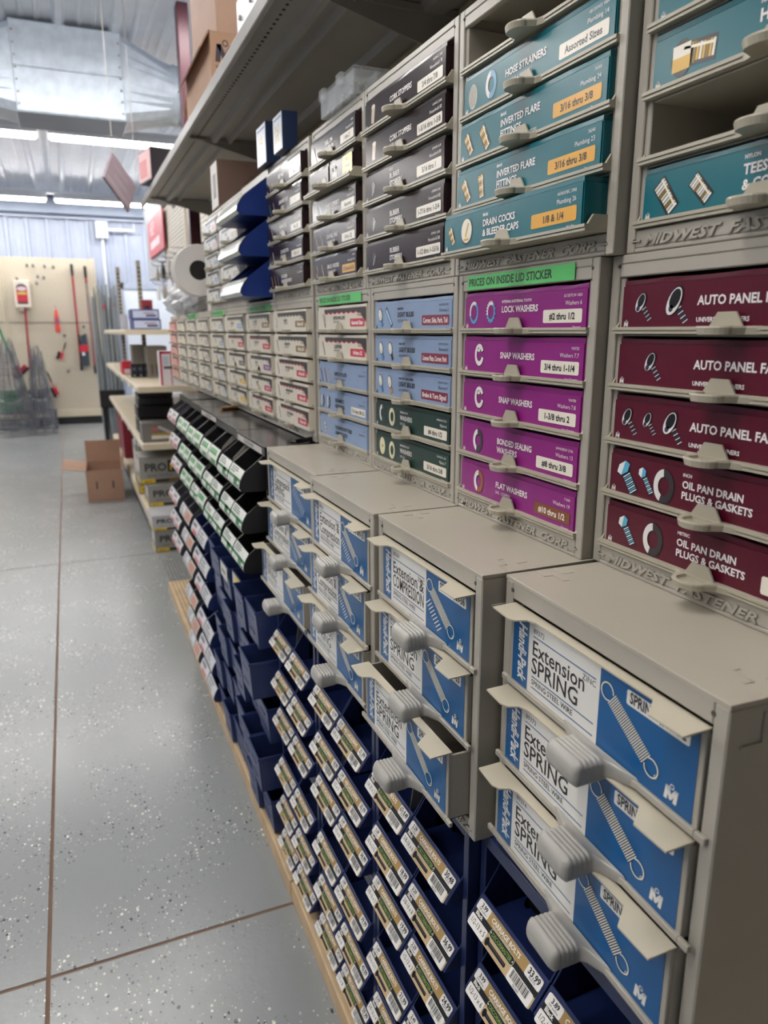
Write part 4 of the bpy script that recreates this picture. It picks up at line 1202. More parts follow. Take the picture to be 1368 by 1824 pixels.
hopper_cabinet(0.611, 0.889, ZT2, 0.360, 'lower navy cabinet of CARRIAGE BOLTS cards standing on the base board', {
    (0, 0): ('1.69', '3/8-16 x 3-1/2', '21.99', '56251', CB), (0, 1): ('2.49', '1/2-13 x 4', '27.99', '56258', CB),
    (1, 0): ('2.29', '3/8-16 x 4', '24.99', '56252', CB), (1, 1): ('2.89', '1/2-13 x 4-1/2', '29.99', '56259', CB),
    (2, 0): ('2.39', '3/8-16 x 5', '27.99', '56253', CB), (2, 1): ('3.19', '1/2-13 x 12', '52.99', '56270', CB)})
hopper_cabinet(0.891, 1.169, ZT1, 0.360, 'upper navy cabinet of HEX LAG SCREWS cards, above the lag screw cabinet', {
    (0, 0): ('1.09', '3/8 x 3', '10.99', '56231', HL), (0, 1): ('2.19', '5/8 x 6', '21.99', '56239', HL),
    (1, 0): ('1.89', '3/8 x 5', '18.99', '56233', HL), (1, 1): ('2.59', '1/2 x 5', '25.99', '56240', HL),
    (2, 0): ('1.99', '3/8 x 6', '19.99', '56234', HL), (2, 1): ('3.69', '1/2 x 6', '36.99', '56241', HL)}, dividers=((1, 0), (2, 0)))
hopper_cabinet(0.891, 1.169, ZT2, 0.360, 'lower navy cabinet of HEX LAG SCREWS cards standing on the base board', {
    (0, 0): ('1.59', '1/2 x 4', '22.99', '56236', HL), (0, 1): ('3.89', '5/8 x 5', '39.99', '56242', HL),
    (1, 0): ('2.69', '1/2 x 5', '26.99', '56237', HL), (1, 1): ('3.99', '5/8 x 6', '42.99', '56243', HL),
    (2, 0): ('2.79', '1/2 x 6', '29.99', '56238', HL), (2, 1): ('3.79', '1/2 x 8', '27.99', '56244', HL)})
hopper_cabinet(1.171, 1.440, ZT1, 0.358, 'upper navy cabinet with ring hook cards, right of the blue stack bins', {
    (0, 0): ('1.29', '3/8 x 2', '12.99', '56221', EY, True), (0, 1): ('1.49', '1/4 x 3', '14.99', '56225', HL),
    (1, 0): ('1.39', '3/8 x 3', '13.99', '56222', EY, True), (1, 1): ('1.59', '5/16 x 3', '15.99', '56226', HL),
    (2, 0): ('1.49', '3/8 x 4', '14.99', '56223', EY, True), (2, 1): ('1.69', '5/16 x 4', '16.99', '56227', HL)}, dividers=((0, 0), (0, 1), (1, 1)))
hopper_cabinet(1.171, 1.440, ZT2, 0.358, 'lower navy cabinet with ring hook cards standing on the base board', {
    (0, 0): ('1.29', '1/2 x 2', '12.99', '56211', EY, True), (0, 1): ('1.49', '1/4 x 4', '14.99', '56215', HL),
    (1, 0): ('1.39', '1/2 x 3', '13.99', '56212', EY, True), (1, 1): ('1.59', '5/16 x 5', '15.99', '56216', HL),
    (2, 0): ('1.49', '1/2 x 4', '14.99', '56213', EY, True), (2, 1): ('1.69', '5/16 x 6', '16.99', '56217', HL)})
# loose black bolts lying in the open hoppers
def bolt_mesh(L, r):
    k = ('bolt', L, r)
    if k not in _hp:
        b = MB()
        prof = [(r * 0.3, -0.0035), (r * 1.3, -0.003), (r * 1.9, -0.001), (r * 2.0, 0.0), (r, 0.0), (r, L * 0.45)]
        n = 14
        for i in range(n):
            z = L * (0.45 + 0.54 * i / n)
            prof += [(r, z), (r * 0.82, z + L * 0.27 / n)]
        prof += [(r * 0.8, L)]
        b.lathe(prof, BOLT, 'x', (0, 0, 0), 14)
        _hp[k] = b.mesh('carriage_bolt', smooth=True)
    return _hp[k]
def bolts(X, yc, z, n, L, where, rz0=math.pi):
    random.seed(int(yc * 1000))
    for i in range(n):
        lab = 'black carriage bolt lying in the hopper %s' % where
        o = put('carriage_bolt', bolt_mesh(L, 0.0045), None, (X + 0.05 + 0.018 * (i % 4), yc + 0.045 - 0.012 * (i % 3), z + 0.011 + 0.0095 * (i // 3)), -math.pi / 2 + random.uniform(-0.12, 0.12))
        o.rotation_euler[1] = random.uniform(-0.03, 0.03)
        tag(o, lab, 'bolt', 'bolts in the hopper ' + where)
bolts(0.360, 0.682, ZT1 + 0.202, 7, 0.085, 'behind the top right carriage bolt card')
bolts(0.360, 0.682, ZT1 + 0.107, 6, 0.085, 'behind the second right carriage bolt card')
bolts(0.360, 0.818, ZT1 + 0.202, 5, 0.06, 'behind the leftmost topmost carriage bolt card')
bolts(0.360, 0.960, ZT1 + 0.202, 8, 0.08, 'behind the topmost right lag screw card')
bolts(0.374, 0.534, ZT1 + 0.202, 4, 0.08, 'behind the largest card, nearest to the viewer')
bolts(0.374, 0.534, ZT1 + 0.107, 5, 0.08, 'just below the largest card')

# ---------------------------------------------------------------- black hopper cabinets with green and white labels
def curved_hopper(hw, m, out=0.055, h=0.080, depth=0.16, back=0.0):
    k = ('cur', round(hw, 3), m.name, out, h)
    if k in _hp: return _hp[k]
    prof = [(-out * 0.75, 0.0), (-out * 0.92, 0.002), (-out, 0.010), (-out * 0.97, 0.020), (-out * 0.87, 0.033), (-out * 0.74, 0.045)]
    side = prof + [(0.004, h), (depth, h), (depth, 0.0)]
    b = MB()
    for s in (-1, 1):
        x0, x1 = sorted((s * hw, s * (hw - 0.0022)))
        b.prism(side, 'x', x0, x1, m)
    x0, x1 = -hw + 0.0022, hw - 0.0022
    inner = [(y + 0.002, z + 0.0005) for y, z in prof]
    for (a, c), (d, e) in zip(prof[:-1], prof[1:]):
        b.hexa([(x0, a, c), (x1, a, c), (x1, a + 0.002, c), (x0, a + 0.002, c), (x0, d, e), (x1, d, e), (x1, d + 0.002, e), (x0, d + 0.002, e)], m)
    b.box(x0, x1, -out * 0.75, depth, 0, 0.002, m)
    b.box(x0, x1, depth - 0.002, depth, 0, h, m)
    _hp[k] = b.mesh('hopper')
    return _hp[k]
def curved_label(w, out, style, seed):
    p = Print(0.3)
    random.seed(seed)
    if style == 'green':
        p.rect(-w / 2, w / 2, 0, 0.029, '#e6e8e0', 0)
        p.rect(-w / 2, w / 2, 0.0125, 0.0165, '#2f7d46', 1)
        p.rect(w * 0.02, w * 0.3, 0.004, 0.0165, '#2f7d46', 1)
        for i in range(3):
            p.rect(-w * 0.42, -w * 0.42 + w * random.uniform(0.3, 0.6), 0.0195 + i * 0.003, 0.021 + i * 0.003, '#3a3e3a', 1)
        p.line((-w * 0.36, 0.010), (-w * 0.12, 0.003), 0.0012, '#4a4a4a', 1)
        p.rect(w * 0.33, w * 0.45, 0.003, 0.009, '#4a4e4a', 1)
    elif style == 'greenwide':
        p.rect(-w / 2, w / 2, 0, 0.029, '#e2e8dc', 0)
        p.rect(-w * 0.1, w * 0.4, 0.002, 0.011, '#3f8d52', 1)
        p.rect(-w * 0.42, w * 0.3, 0.017, 0.026, '#4f9a60', 1)
        p.line((-w * 0.4, 0.012), (-w * 0.05, 0.003), 0.0014, '#4a4a4a', 1)
    elif style == 'red':
        p.rect(-w / 2, w / 2, 0, 0.029, '#dcd8da', 0)
        p.rect(-w * 0.25, w * 0.35, 0.006, 0.014, '#c8686a', 1)
        p.rect(-w * 0.4, w * 0.1, 0.019, 0.025, '#6a6a72', 1)
    elif style == 'orange':
        p.rect(-w / 2, w / 2, 0, 0.029, '#dcd4ce', 0)
        p.rect(-w * 0.4, w * 0.4, 0.008, 0.026, '#c48a72', 1)
    elif style == 'yellow':
        p.rect(-w / 2, w / 2, 0, 0.029, '#dcd4ce', 0)
        p.rect(-w * 0.1, w * 0.5, 0.012, 0.029, '#e0c030', 1)
        p.rect(-w * 0.4, 0, 0.002, 0.009, '#b05a4a', 1)
    else:
        p.rect(-w / 2, w / 2, 0, 0.029, '#d6d6d8', 0)
        for i in range(4):
            p.rect(-w * 0.4, -w * 0.4 + w * random.uniform(0.3, 0.75), 0.004 + i * 0.006, 0.007 + i * 0.006, '#77777c', 1)
    # bend the flat print round the lip
    prof = [(-out * 0.92, 0.002), (-out, 0.010), (-out * 0.97, 0.020), (-out * 0.87, 0.033), (-out * 0.74, 0.045)]
    P = [Vector(q) for q in prof]
    Ls = [0]
    for a, c in zip(P[:-1], P[1:]): Ls.append(Ls[-1] + (c - a).length)
    me = bpy.data.meshes.new('printed_label')
    # cut tall faces so that they follow the curve
    bm = bmesh.new()
    me.from_pydata([(x, z, d) for x, z, d in p.v], [], p.f)
    for m in p.mats: me.materials.append(m)
    me.polygons.foreach_set('material_index', p.mi)
    bm.from_mesh(me)
    for s in Ls[1:-1]:
        zc = s / Ls[-1] * 0.029
        bmesh.ops.bisect_plane(bm, geom=bm.verts[:] + bm.edges[:] + bm.faces[:], plane_co=(0, zc, 0), plane_no=(0, 1, 0))
    for v in bm.verts:
        x, z, d = v.co
        s = max(0, min(Ls[-1] - 1e-6, z / 0.029 * Ls[-1]))
        i = max(k for k in range(len(Ls) - 1) if Ls[k] <= s + 1e-7)
        t = (s - Ls[i]) / (Ls[i + 1] - Ls[i])
        q = P[i].lerp(P[i + 1], t)
        dd = (P[i + 1] - P[i]).normalized()
        nn = Vector((-dd.y, dd.x))
        q = q + nn * (d + 0.0008)
        v.co = (x, q.x, q.y)
    bm.normal_update(); bm.to_mesh(me); bm.free()
    return me
_lab = {}
def lab(w, out, style, seed):
    k = (round(w, 3), out, style, seed % 4)
    if k not in _lab: _lab[k] = curved_label(w, out, style, seed % 4)
    return _lab[k]
def curved_cabinet(name, y0, y1, zb, H, X, desc, m, styles, zrow, out=0.055, h=0.080, frame=None, ncol=2, group=None, top=True, divs=()):
    W = y1 - y0 - 0.003
    t = thing(name, desc, 'cabinet', (X, (y0 + y1) / 2, zb), RZ, group)
    D = 0.38
    fm = frame or m
    b = MB()
    for k in (-1, 1):
        x0, x1 = sorted((k * W / 2, k * (W / 2 - 0.006)))
        b.box(x0, x1, 0, D, 0, H - 0.002, fm)
    b.box(-W / 2 + 0.006, W / 2 - 0.006, 0, D, 0, 0.006, fm)
    b.box(-W / 2 + 0.006, W / 2 - 0.006, D - 0.004, D, 0, H, fm)
    b.box(-W / 2 + 0.006, W / 2 - 0.006, 0.0004, 0.006, H - 0.016, H - 0.002, fm)
    b.build('frame', t, bev=0.001)
    if top:
        b = MB()
        b.box(-W / 2, W / 2, -0.002, D, H - 0.002, H + 0.001, fm)
        b.box(-W / 2, W / 2, -0.002, 0.0, H - 0.020, H + 0.001, fm)
        b.build('top_panel', t, bev=0.0008)
    hw = (W - 0.034) / (2 * ncol) - 0.0012
    for r, z in enumerate(zrow):
        for c in range(ncol):
            st = styles[(r * ncol + c) % len(styles)]
            x = -W / 2 + 0.017 + (2 * c + 1) * (hw + 0.0012)
            hp = put('hopper', curved_hopper(hw, m, out, h), t, (x, 0, z))
            if st:
                put('printed_label', lab(2 * hw - 0.006, out, st, r * 3 + c), hp)
            if (r, c) in divs:
                q = MB()
                q.prism([(-out * 0.6, 0.004), (-out * 0.5, 0.045), (0.0, 0.072), (0.10, 0.074), (0.10, 0.004)], 'x', 0.004, 0.0055, DIVGRAY)
                q.build('divider', hp)
    return t
ZBK = 0.657
blk = [(1.497, 1.792), (1.795, 2.090), (2.093, 2.388), (2.391, 2.655), (2.690, 2.960)]
bd = ['black hopper cabinet next to the gray spring drawers, label strip on its edge', 'second black hopper cabinet from the spring drawers', 'third black hopper cabinet from the spring drawers', 'fourth black hopper cabinet from the spring drawers', 'dark gray hopper cabinet with red labels at the far end']
for i, (a, c) in enumerate(blk):
    st = (('green', 'green'), ('green', 'green'), ('greenwide', 'greenwide'), ('greenwide', 'greenwide'), ('red', 'red'))[i]
    if i == 1: st = ('greenwide', 'greenwide', 'green', 'green', 'green', 'green')
    if i == 2: st = ('greenwide', 'greenwide', 'greenwide', 'greenwide', 'green', 'greenwide')
    t = curved_cabinet('hopper_cabinet', a, c, ZBK, 0.300, 0.362 + 0.006 * i, bd[i], BLACKP if i < 4 else mat('charcoal_plastic', '#45454a', 0.4, var=0.05), st, (0.204, 0.112, 0.021), frame=BLACKM, group='black hopper cabinets', divs=((0, 0),) if i == 0 else (((0, 1),) if i == 1 else ()))
    if i in (0, 2):
        p = Print(0.4)
        w = (c - a)
        p.rect(-w * 0.40, w * 0.42, 0, 0.013, '#cfc8c2', 1)
        p.text('FILL BOXES IN REAR', 0.0, 0.003, 0.0105, '#3a3430', 2, 'C', bold=True, maxw=w * 0.72)
        p.build('label_strip', t, o=(0, -0.0024, 0.300 - 0.0165))
b = MB()
b.box(-0.03, 0.03, -0.008, 0.008, 0, 0.004, BLACKM); b.box(-0.028, 0.028, -0.008, -0.006, 0.004, 0.010, BLACKM)
tag(b.build('steel_clip', None, (0.45, 1.52, 0.961), 0.5, bev=0.0005), 'small black metal clip lying on the black cabinet top near spring drawers', 'clip')
b = MB()
b.tube([(0, -0.06, 0.006), (0, 0.02, 0.006)], 0.006, mat('brass_rod', '#c49a6a', 0.3, metal=0.8), 10)
b.tube([(0, 0.02, 0.006), (0, 0.06, 0.006)], 0.0045, SILVER, 10)
tag(b.build('marker_pen', None, (0.47, 2.30, 0.958), -1.1), 'slim brass coloured pen lying on the black cabinet tops', 'pen')

# charcoal and white-labelled hoppers below, at the far end
CHAR = mat('charcoal_plastic', '#45454a', 0.4, var=0.05)
far = [((2.093, 2.388), ('red', 'plain'), NAVYIN, 'blue hopper cabinet below the third black one, pale red labels'), ((2.391, 2.655), ('plain', 'orange'), CHAR, 'charcoal hopper cabinet below the fourth black one, orange labels'), ((2.690, 2.960), ('red', 'red'), CHAR, 'charcoal hopper cabinet with pale red labels at the far end of the base')]
for (a, c), st, m, d in far:
    for k, zb in enumerate((ZT1, ZT2)):
        if k == 1 and a > 2.68: continue
        curved_cabinet('hopper_cabinet', a, c, zb, 0.302, 0.37, d + (', upper' if k == 0 else ', on the board'), m, st, (0.204, 0.112, 0.021), frame=m, group='far hopper cabinets', top=False)

# ---------------------------------------------------------------- blue stack bins
def bin_mesh(w, h, d, m):
    k = ('bin', round(w, 3), round(h, 3), round(d, 2))
    if k not in _hp:
        b = MB()
        t = 0.0018
        fo = 0.004            # front leans out slightly
        outer0 = [(-w / 2 + 0.003, 0.006), (w / 2 - 0.003, 0.006), (w / 2 - 0.003, d), (-w / 2 + 0.003, d)]
        outer1 = [(-w / 2, 0.0), (w / 2, 0.0), (w / 2, d), (-w / 2, d)]
        inner1 = [(-w / 2 + t, t), (w / 2 - t, t), (w / 2 - t, d - t), (-w / 2 + t, d - t)]
        inner0 = [(-w / 2 + 0.003 + t, 0.006 + t), (w / 2 - 0.003 - t, 0.006 + t), (w / 2 - 0.003 - t, d - t), (-w / 2 + 0.003 + t, d - t)]
        b.loft([[(x, y, 0) for x, y in outer0], [(x, y, h) for x, y in outer1], [(x, y, h) for x, y in inner1], [(x, y, t) for x, y in inner0]], m, cap=False)
        b.poly([(x, y, 0) for x, y in outer0], m); b.poly([(x, y, t) for x, y in inner0], m)
        b.box(-w / 2 - 0.001, w / 2 + 0.001, -0.0015, 0.0, h - 0.006, h + 0.0004, m)
        for s in (-1, 1):
            x0, x1 = sorted((s * w / 2, s * (w / 2 + 0.001)))
            b.box(x0, x1, 0, d, h - 0.006, h + 0.0004, m)
        b.box(-w * 0.22, w * 0.22, 0.0012, 0.0030, h * 0.30, h * 0.33, m)
        b.box(-w * 0.22, w * 0.22, 0.0002, 0.0018, h * 0.68, h * 0.71, m)
        _hp[k] = b.mesh('stack_bin')
    return _hp[k]
random.seed(11)
rack = thing('bin_rack', 'dark blue rack frame behind the rows of blue stack bins', 'rack', (0.36, 1.778, 0.049), RZ)
b = MB()
for x in (-0.330, 0.0, 0.330):
    b.box(x - 0.004, x + 0.004, 0.03, 0.40, 0, 0.600, NAVY)
for z in [0.0] + [0.117 * k - 0.004 for k in range(1, 5)] + [0.598]:
    b.box(-0.334, 0.334, 0.02, 0.40, z, z + 0.004, NAVY)
b.build('frame', rack)
pulls = [[.03, .035, .015, .025, .03, .02], [.055, .03, .02, .03, .02, .015], [.02, .015, .03, .02, .03, .02], [.045, .04, .03, .015, .02, .03], [.02, .03, .02, .02, .03, .02]]
BW = 0.107
for r in range(5):
    for c in range(6):
        y = 1.4570 + BW * (c + 0.5)
        z = 0.0535 + 0.117 * (4 - r)
        x = 0.352 - pulls[r][c]
        if r == 0: x -= 0.006
        where = 'in %s column from the right, %s row from the top' % (ORD[c], ORD[r])
        o = put('stack_bin', bin_mesh(BW - 0.006, 0.088, 0.30, BLUEBIN), None, (x, y, z), RZ)
        tag(o, 'blue plastic stack bin ' + where, 'bin', 'blue stack bins below the black hoppers')
        if r > 0 and c < 2:
            q = MB()
            q.box(-0.046, 0.046, 0.10, 0.1015, 0.003, 0.085, DIVGRAY)
            q.build('divider', o)
        if r == 0 and c in (2, 3):
            p = Print(0.35)
            p.rect(-0.044, 0.044, 0.048, 0.086, '#d8d4cc', 0)
            if c == 2:
                p.rect(-0.01, 0.044, 0.066, 0.086, '#e0c030', 1)
                p.rect(-0.035, -0.004, 0.051, 0.060, '#b05a4a', 1)
            else:
                p.rect(-0.03, 0.02, 0.060, 0.070, '#6a6a6a', 1)
            p.build('printed_label', o, o=(0, -0.0016, 0))

# ---------------------------------------------------------------- blue hoppers in the upper tier
t = curved_cabinet('hopper_cabinet', 1.8105, 2.099, ZUPP, 0.302, XU, 'gray cabinet of big blue hoppers with shiny labels in the upper tier', mat('royal_blue_plastic', '#1b3272', 0.35, var=0.05), (None,), (0.198, 0.106, 0.012), out=0.078, h=0.092, frame=GRAY, top=True)
shiny = mat('glossy_label_sleeve', '#d6d9d2', 0.22, metal=0.6, var=0.05)
for hp in [o for o in t.children if o.name.startswith('hopper')]:
    w = 0.128
    out = 0.078
    prof = [(-out * 0.92, 0.002), (-out, 0.010), (-out * 0.97, 0.020), (-out * 0.87, 0.033), (-out * 0.74, 0.045)]
    b = MB()
    for s in (-1,):
        for (a, c), (d, e) in zip(prof[:-1], prof[1:]):
            b.hexa([(-w / 2, a - 0.001, c), (w / 2, a - 0.001, c), (w / 2, a, c), (-w / 2, a, c), (-w / 2, d - 0.001, e), (w / 2, d - 0.001, e), (w / 2, d, e), (-w / 2, d, e)], shiny)
    b.build('label_sleeve', hp)

# ---------------------------------------------------------------- things standing on the upper cabinets and on the shelf
ZTOP = ZUPP + H5
CLEAR = mat('clear_plastic', '#e6eaec', 0.12, var=0, alpha=0.22, spec=0.8)
t = thing('parts_organizer', 'clear plastic parts organizer case on top of the cabinet beside the corks', 'organizer', (0.462, 1.300, ZTOP), RZ)
b = MB()
w, d, h = 0.168, 0.07, 0.036
b.box(-w / 2, w / 2, 0, d, 0, 0.002, CLEAR)
for x0, x1, y0, y1 in ((-w / 2, w / 2, 0, 0.002), (-w / 2, w / 2, d - 0.002, d), (-w / 2, -w / 2 + 0.002, 0, d), (w / 2 - 0.002, w / 2, 0, d), (-0.001, 0.001, 0, d), (-0.046, -0.0445, 0, d), (0.0445, 0.046, 0, d), (-w / 2, w / 2, 0.04, 0.0415)):
    b.box(x0, x1, y0, y1, 0, h, CLEAR)
b.build('tray', t)
b = MB(); b.box(-w / 2 - 0.002, w / 2 + 0.002, -0.002, d + 0.002, h, h + 0.004, CLEAR); b.build('lid', t, bev=0.0015)
for x in (-0.06, 0.03):
    b = MB(); b.box(x - 0.012, x + 0.012, -0.008, -0.001, h - 0.012, h + 0.006, CLEAR); b.build('latch', t, bev=0.001)
random.seed(5)
b = MB()
for i in range(60):
    x, y, z = random.uniform(-0.07, 0.07), random.uniform(0.01, 0.06), random.uniform(0.004, 0.022)
    b.box(x - 0.006, x + 0.006, y - 0.004, y + 0.004, z, z + 0.004, SILVER)
b.build('small_parts', t)['kind'] = 'stuff'
# two tall blue and white cartons standing on edge
for i, (y, w, h, lab) in enumerate(((1.660, 0.072, 0.074, 'upright blue carton with white label on cabinet top, nearer the stoppers'), (1.805, 0.085, 0.086, 'upright blue carton with white label on cabinet top, left of its twin'))):
    m = mat('navy_carton', '#20304f', 0.4, var=0.05)
    b = MB(); b.box(-w / 2, w / 2, 0, 0.034, 0, h, m)
    o = tag(b.build('carton', None, (0.456, y, ZTOP + 0.001), RZ, bev=0.001), lab, 'box', 'upright blue cartons')
    p = Print(0.3)
    p.rect(-w * 0.5 + 0.001, w * 0.5 - 0.001, 0.002, h - 0.002, '#b9c2cc', 0)
    p.rect(-w * 0.36, w * 0.34, h * 0.2, h * 0.72, '#d9d2c2', 1)
    for k in range(4):
        p.text(('AIR LINE', 'FITTINGS', '1/4 NPT', 'QTY 25')[k], -w * 0.3, h * (0.62 - 0.12 * k), 0.011, '#5a5650', 2, maxw=w * 0.56)
    p.rect(-w * 0.4, w * 0.4, h * 0.85, h * 0.9, '#3a5a92', 1)
    p.build('printed_front', o)
# brown carton on the cabinets with a white label on its front
b = MB(); b.box(-0.055, 0.055, 0, 0.27, 0, 0.135, mat('dark_brown_cardboard', '#8b7062', 0.75, var=0.06))
o = tag(b.build('carton', None, (0.470, 2.47, ZTOP + 0.001), RZ, bev=0.002), 'brown carton with white front on the cabinet tops beyond the blue hoppers', 'box')
p = Print(0.6)
for k, s in enumerate(('ITEM NO 4410', 'ASSORTMENT REFILL', 'MADE IN USA')):
    p.text(s, 0.0, 0.085 - 0.014 * k, 0.010, '#5c4a40', 1, 'C')
p.build('printed_side', o, o=(0.055, 0.13, 0), u=(0, 1, 0), v=(0, 0, 1), n=(1, 0, 0))
p = Print(0.5)
p.rect(-0.053, 0.053, 0.003, 0.132, '#dcd6d0', 0)
p.rect(-0.02, 0.03, 0.03, 0.10, '#8a8480', 1)
p.build('white_label', o)

ZSH = ZS + 0.030
# open carton with hanging flaps and the maker's mark
def open_box(name, lab, loc, rz, w, d, h, flaps, m=CARD, printer=None):
    t = thing(name, lab, 'box', loc, rz)
    b = MB()
    k = 0.004
    b.box(-w / 2, w / 2, 0, d, 0, k, m)
    b.box(-w / 2, w / 2, 0, k, 0, h, m); b.box(-w / 2, w / 2, d - k, d, 0, h, m)
    b.box(-w / 2, -w / 2 + k, k, d - k, 0, h, m); b.box(w / 2 - k, w / 2, k, d - k, 0, h, m)
    b.box(-w / 2 + k, w / 2 - k, k, d - k, k, k + 0.001, CARDIN)
    b.build('carton_body', t)
    for side, ln, ang in flaps:
        b = MB()
        c, s = math.cos(math.radians(ang)), math.sin(math.radians(ang))
        if side in 'lr':
            sg = -1 if side == 'l' else 1
            x = sg * w / 2
            b.hexa([(x, k, h), (x + sg * ln * c, k, h + ln * s), (x + sg * ln * c, d - k, h + ln * s), (x, d - k, h), (x - sg * 0.001, k, h + k), (x + sg * (ln * c - k * s * 0.5), k, h + ln * s + k), (x + sg * (ln * c - k * s * 0.5), d - k, h + ln * s + k), (x - sg * 0.001, d - k, h + k)], m)
        else:
            sg = -1 if side == 'f' else 1
            y = 0 if side == 'f' else d
            b.hexa([(-w / 2, y, h), (w / 2, y, h), (w / 2, y + sg * ln * c, h + ln * s), (-w / 2, y + sg * ln * c, h + ln * s), (-w / 2, y - sg * k * s, h + k * c), (w / 2, y - sg * k * s, h + k * c), (w / 2, y + sg * (ln * c - k * s), h + ln * s + k * c), (-w / 2, y + sg * (ln * c - k * s), h + ln * s + k * c)], m)
        b.build('flap', t)
    if printer:
        p = Print(0.7)
        o, u, v, n = printer(p)
        p.build('printed_mark', t, o=o, u=u, v=v, n=n)
    return t
def mark(p):
    logo_m(p, 0.012, 0.085, 0.055, '#4c4650', 1)
    p.text('YOUR FASTENER SOURCE', 0.012, 0.068, 0.012, '#4c4650', 1, bold=True)
    return (-0.0 + 0.22, 0.0, 0), (0, 1, 0), (0, 0, 1), (1, 0, 0)
open_box('open_carton', 'open brown carton with drooping flaps on the overhead shelf', (0.435, 2.46, ZSH), RZ, 0.44, 0.30, 0.16, (('f', 0.05, -60), ('l', 0.13, -40)), printer=mark)
b = MB(); b.box(-0.20, 0.20, 0, 0.27, 0, 0.40, mat('pinkish_cardboard', '#c9a691', 0.75, var=0.05)); b.box(-0.2005, 0.2005, 0.12, 0.15, 0.4, 0.4006, BEIGE)
tag(b.build('carton', None, (0.465, 2.49, ZSH + 0.167), RZ, bev=0.003), 'big closed brown carton stacked on the open carton of the overhead shelf', 'box')
t = thing('bracket_pack', 'stack of white steel brackets lying over the overhead shelf edge', 'bracket', (0.425, 1.71, ZSH), RZ)
for k in range(3):
    b = MB()
    b.box(-0.15, 0.15, 0.0 + 0.012 * k, 0.006 + 0.012 * k, 0, 0.085, HOUSING)
    b.box(-0.15, 0.15, 0.0 + 0.012 * k, 0.05 + 0.012 * k, 0.085, 0.089, HOUSING)
    b.build('bracket', t, bev=0.001)
for x in (-0.11, -0.01, 0.10):
    b = MB(); b.lathe([(0.006, -0.006), (0.006, 0.0)], SILVER, 'y', (x, 0, 0.045), 8); b.build('screw', t)
# small carton hanging over the far end of the shelf
b = MB(); b.box(-0.09, 0.09, 0, 0.22, 0, 0.13, mat('charcoal_carton', '#3c3c48', 0.5, var=0.05))
o = tag(b.build('carton', None, (0.385, 3.58, ZSH + 0.001), RZ + 0.18, bev=0.002), 'small dark carton with red side overhanging the far shelf edge', 'box')
p = Print(0.5)
p.rect(-0.085, 0.085, 0.006, 0.124, '#d8a8a8', 0); p.rect(-0.08, 0.03, 0.02, 0.09, '#c87878', 1)
p.build('printed_front', o)
p = Print(0.5)
p.rect(0.10, 0.155, 0.06, 0.105, '#d8c860', 1); p.rect(0.15, 0.19, 0.015, 0.04, '#c8c4c8', 1)
p.build('yellow_sticker', o, o=(0.09, 0, 0), u=(0, 1, 0), v=(0, 0, 1), n=(1, 0, 0))
# sign board hung cornerwise from the ceiling
A = Vector((0.302, 4.20, EYE + 0.874)); AB = Vector((0.114, 0.115, -0.139)); AD = Vector((-0.058, -0.115, -0.143))
ctr = A + (AB + AD) / 2
t = thing('hanging_sign', 'dark brown sign board hanging cornerwise by wires above the aisle', 'sign', ctr)
SIGN = mat('brown_sign_board', '#7c6e76', 0.5, var=0.08)
nrm = AB.cross(AD).normalized()
if nrm.y > 0: nrm = -nrm
b = MB()
c4 = [-(AB + AD) / 2, (AB - AD) / 2, (AB + AD) / 2, (AD - AB) / 2]
b.loft([[tuple(q) for q in c4], [tuple(q - nrm * 0.012) for q in c4]], SIGN)
b.build('board', t, bev=0.002)
u = AB.normalized(); v = -AD.normalized()
p = Print(0.5)
p.text('HARDWARE', -0.075, 0.035, 0.022, '#8f848c', 1, maxw=0.14)
p.text('FASTENERS', -0.05, -0.02, 0.026, '#968a92', 1, maxw=0.11)
p.rect(-0.09, 0.09, -0.075, -0.055, '#8a7f88', 1)
me = p.mesh('lettering', u=tuple(u), v=tuple(v), n=tuple(nrm))
put('lettering', me, t)
b = MB()
for q in (c4[0], c4[1]):
    b.tube([tuple(q), (q.x, q.y, ZC - ctr.z - 0.02)], 0.0015, SILVER, 5)
b.build('wire', t)

# ---------------------------------------------------------------- far gondola with deep shelves
fg = thing('far_gondola', 'cream gondola with deep shelves beyond the drawers, slatted upper back', 'shelving', (0, 0, 0))
XF, XB2 = 0.335, 1.05
b = MB(); b.box(XB2, XB2 + 0.02, 4.30, 7.9, 0.0, 2.3, CREAM); b.build('back_panel', fg)
for i in range(22):
    z = 1.70 + 0.026 * i
    b = MB(); b.box(0.785, 0.80, 4.36, 6.25, z, z + 0.021, mat('cream_slat', '#ddd6c8', 0.5, var=0.03)); b.build('slat', fg)
b = MB(); b.box(0.80, 0.83, 4.36, 7.6, 1.66, 2.30, CREAM); b.build('slat_backing', fg)
b = MB(); b.box(0.77, 0.79, 5.10, 5.13, 1.68, 2.28, CREAM); b.build('upright', fg)
b = MB(); b.box(0.775, 0.80, 6.26, 7.6, 1.66, 2.28, mat('blue_gray_slatwall', '#b8bec8', 0.5, var=0.03)); b.build('gray_panel', fg)
def shelf(z, x0, y0, y1, th=0.032):
    b = MB()
    b.prism([(x0, z - th), (x0 + 0.012, z - th), (x0 + 0.02, z - 0.006), (XB2, z - 0.006), (XB2, z), (x0 + 0.006, z), (x0, z - 0.008)], 'y', y0, y1, CREAM)
    b.box(x0, XB2, y0 - 0.003, y0, z - th, z + 0.001, CREAM)
    b.build('shelf', fg, bev=0.001)
shelf(1.205, XF, 4.90, 7.6)
shelf(0.895, XF, 4.28, 7.8)
shelf(0.575, XF, 4.28, 7.8)
shelf(0.195, XF, 4.32, 7.8, 0.06)
b = MB(); b.box(XF + 0.03, XB2, 4.34, 7.8, 0.0, 0.13, BLACKP); b.build('kick_plate', fg)
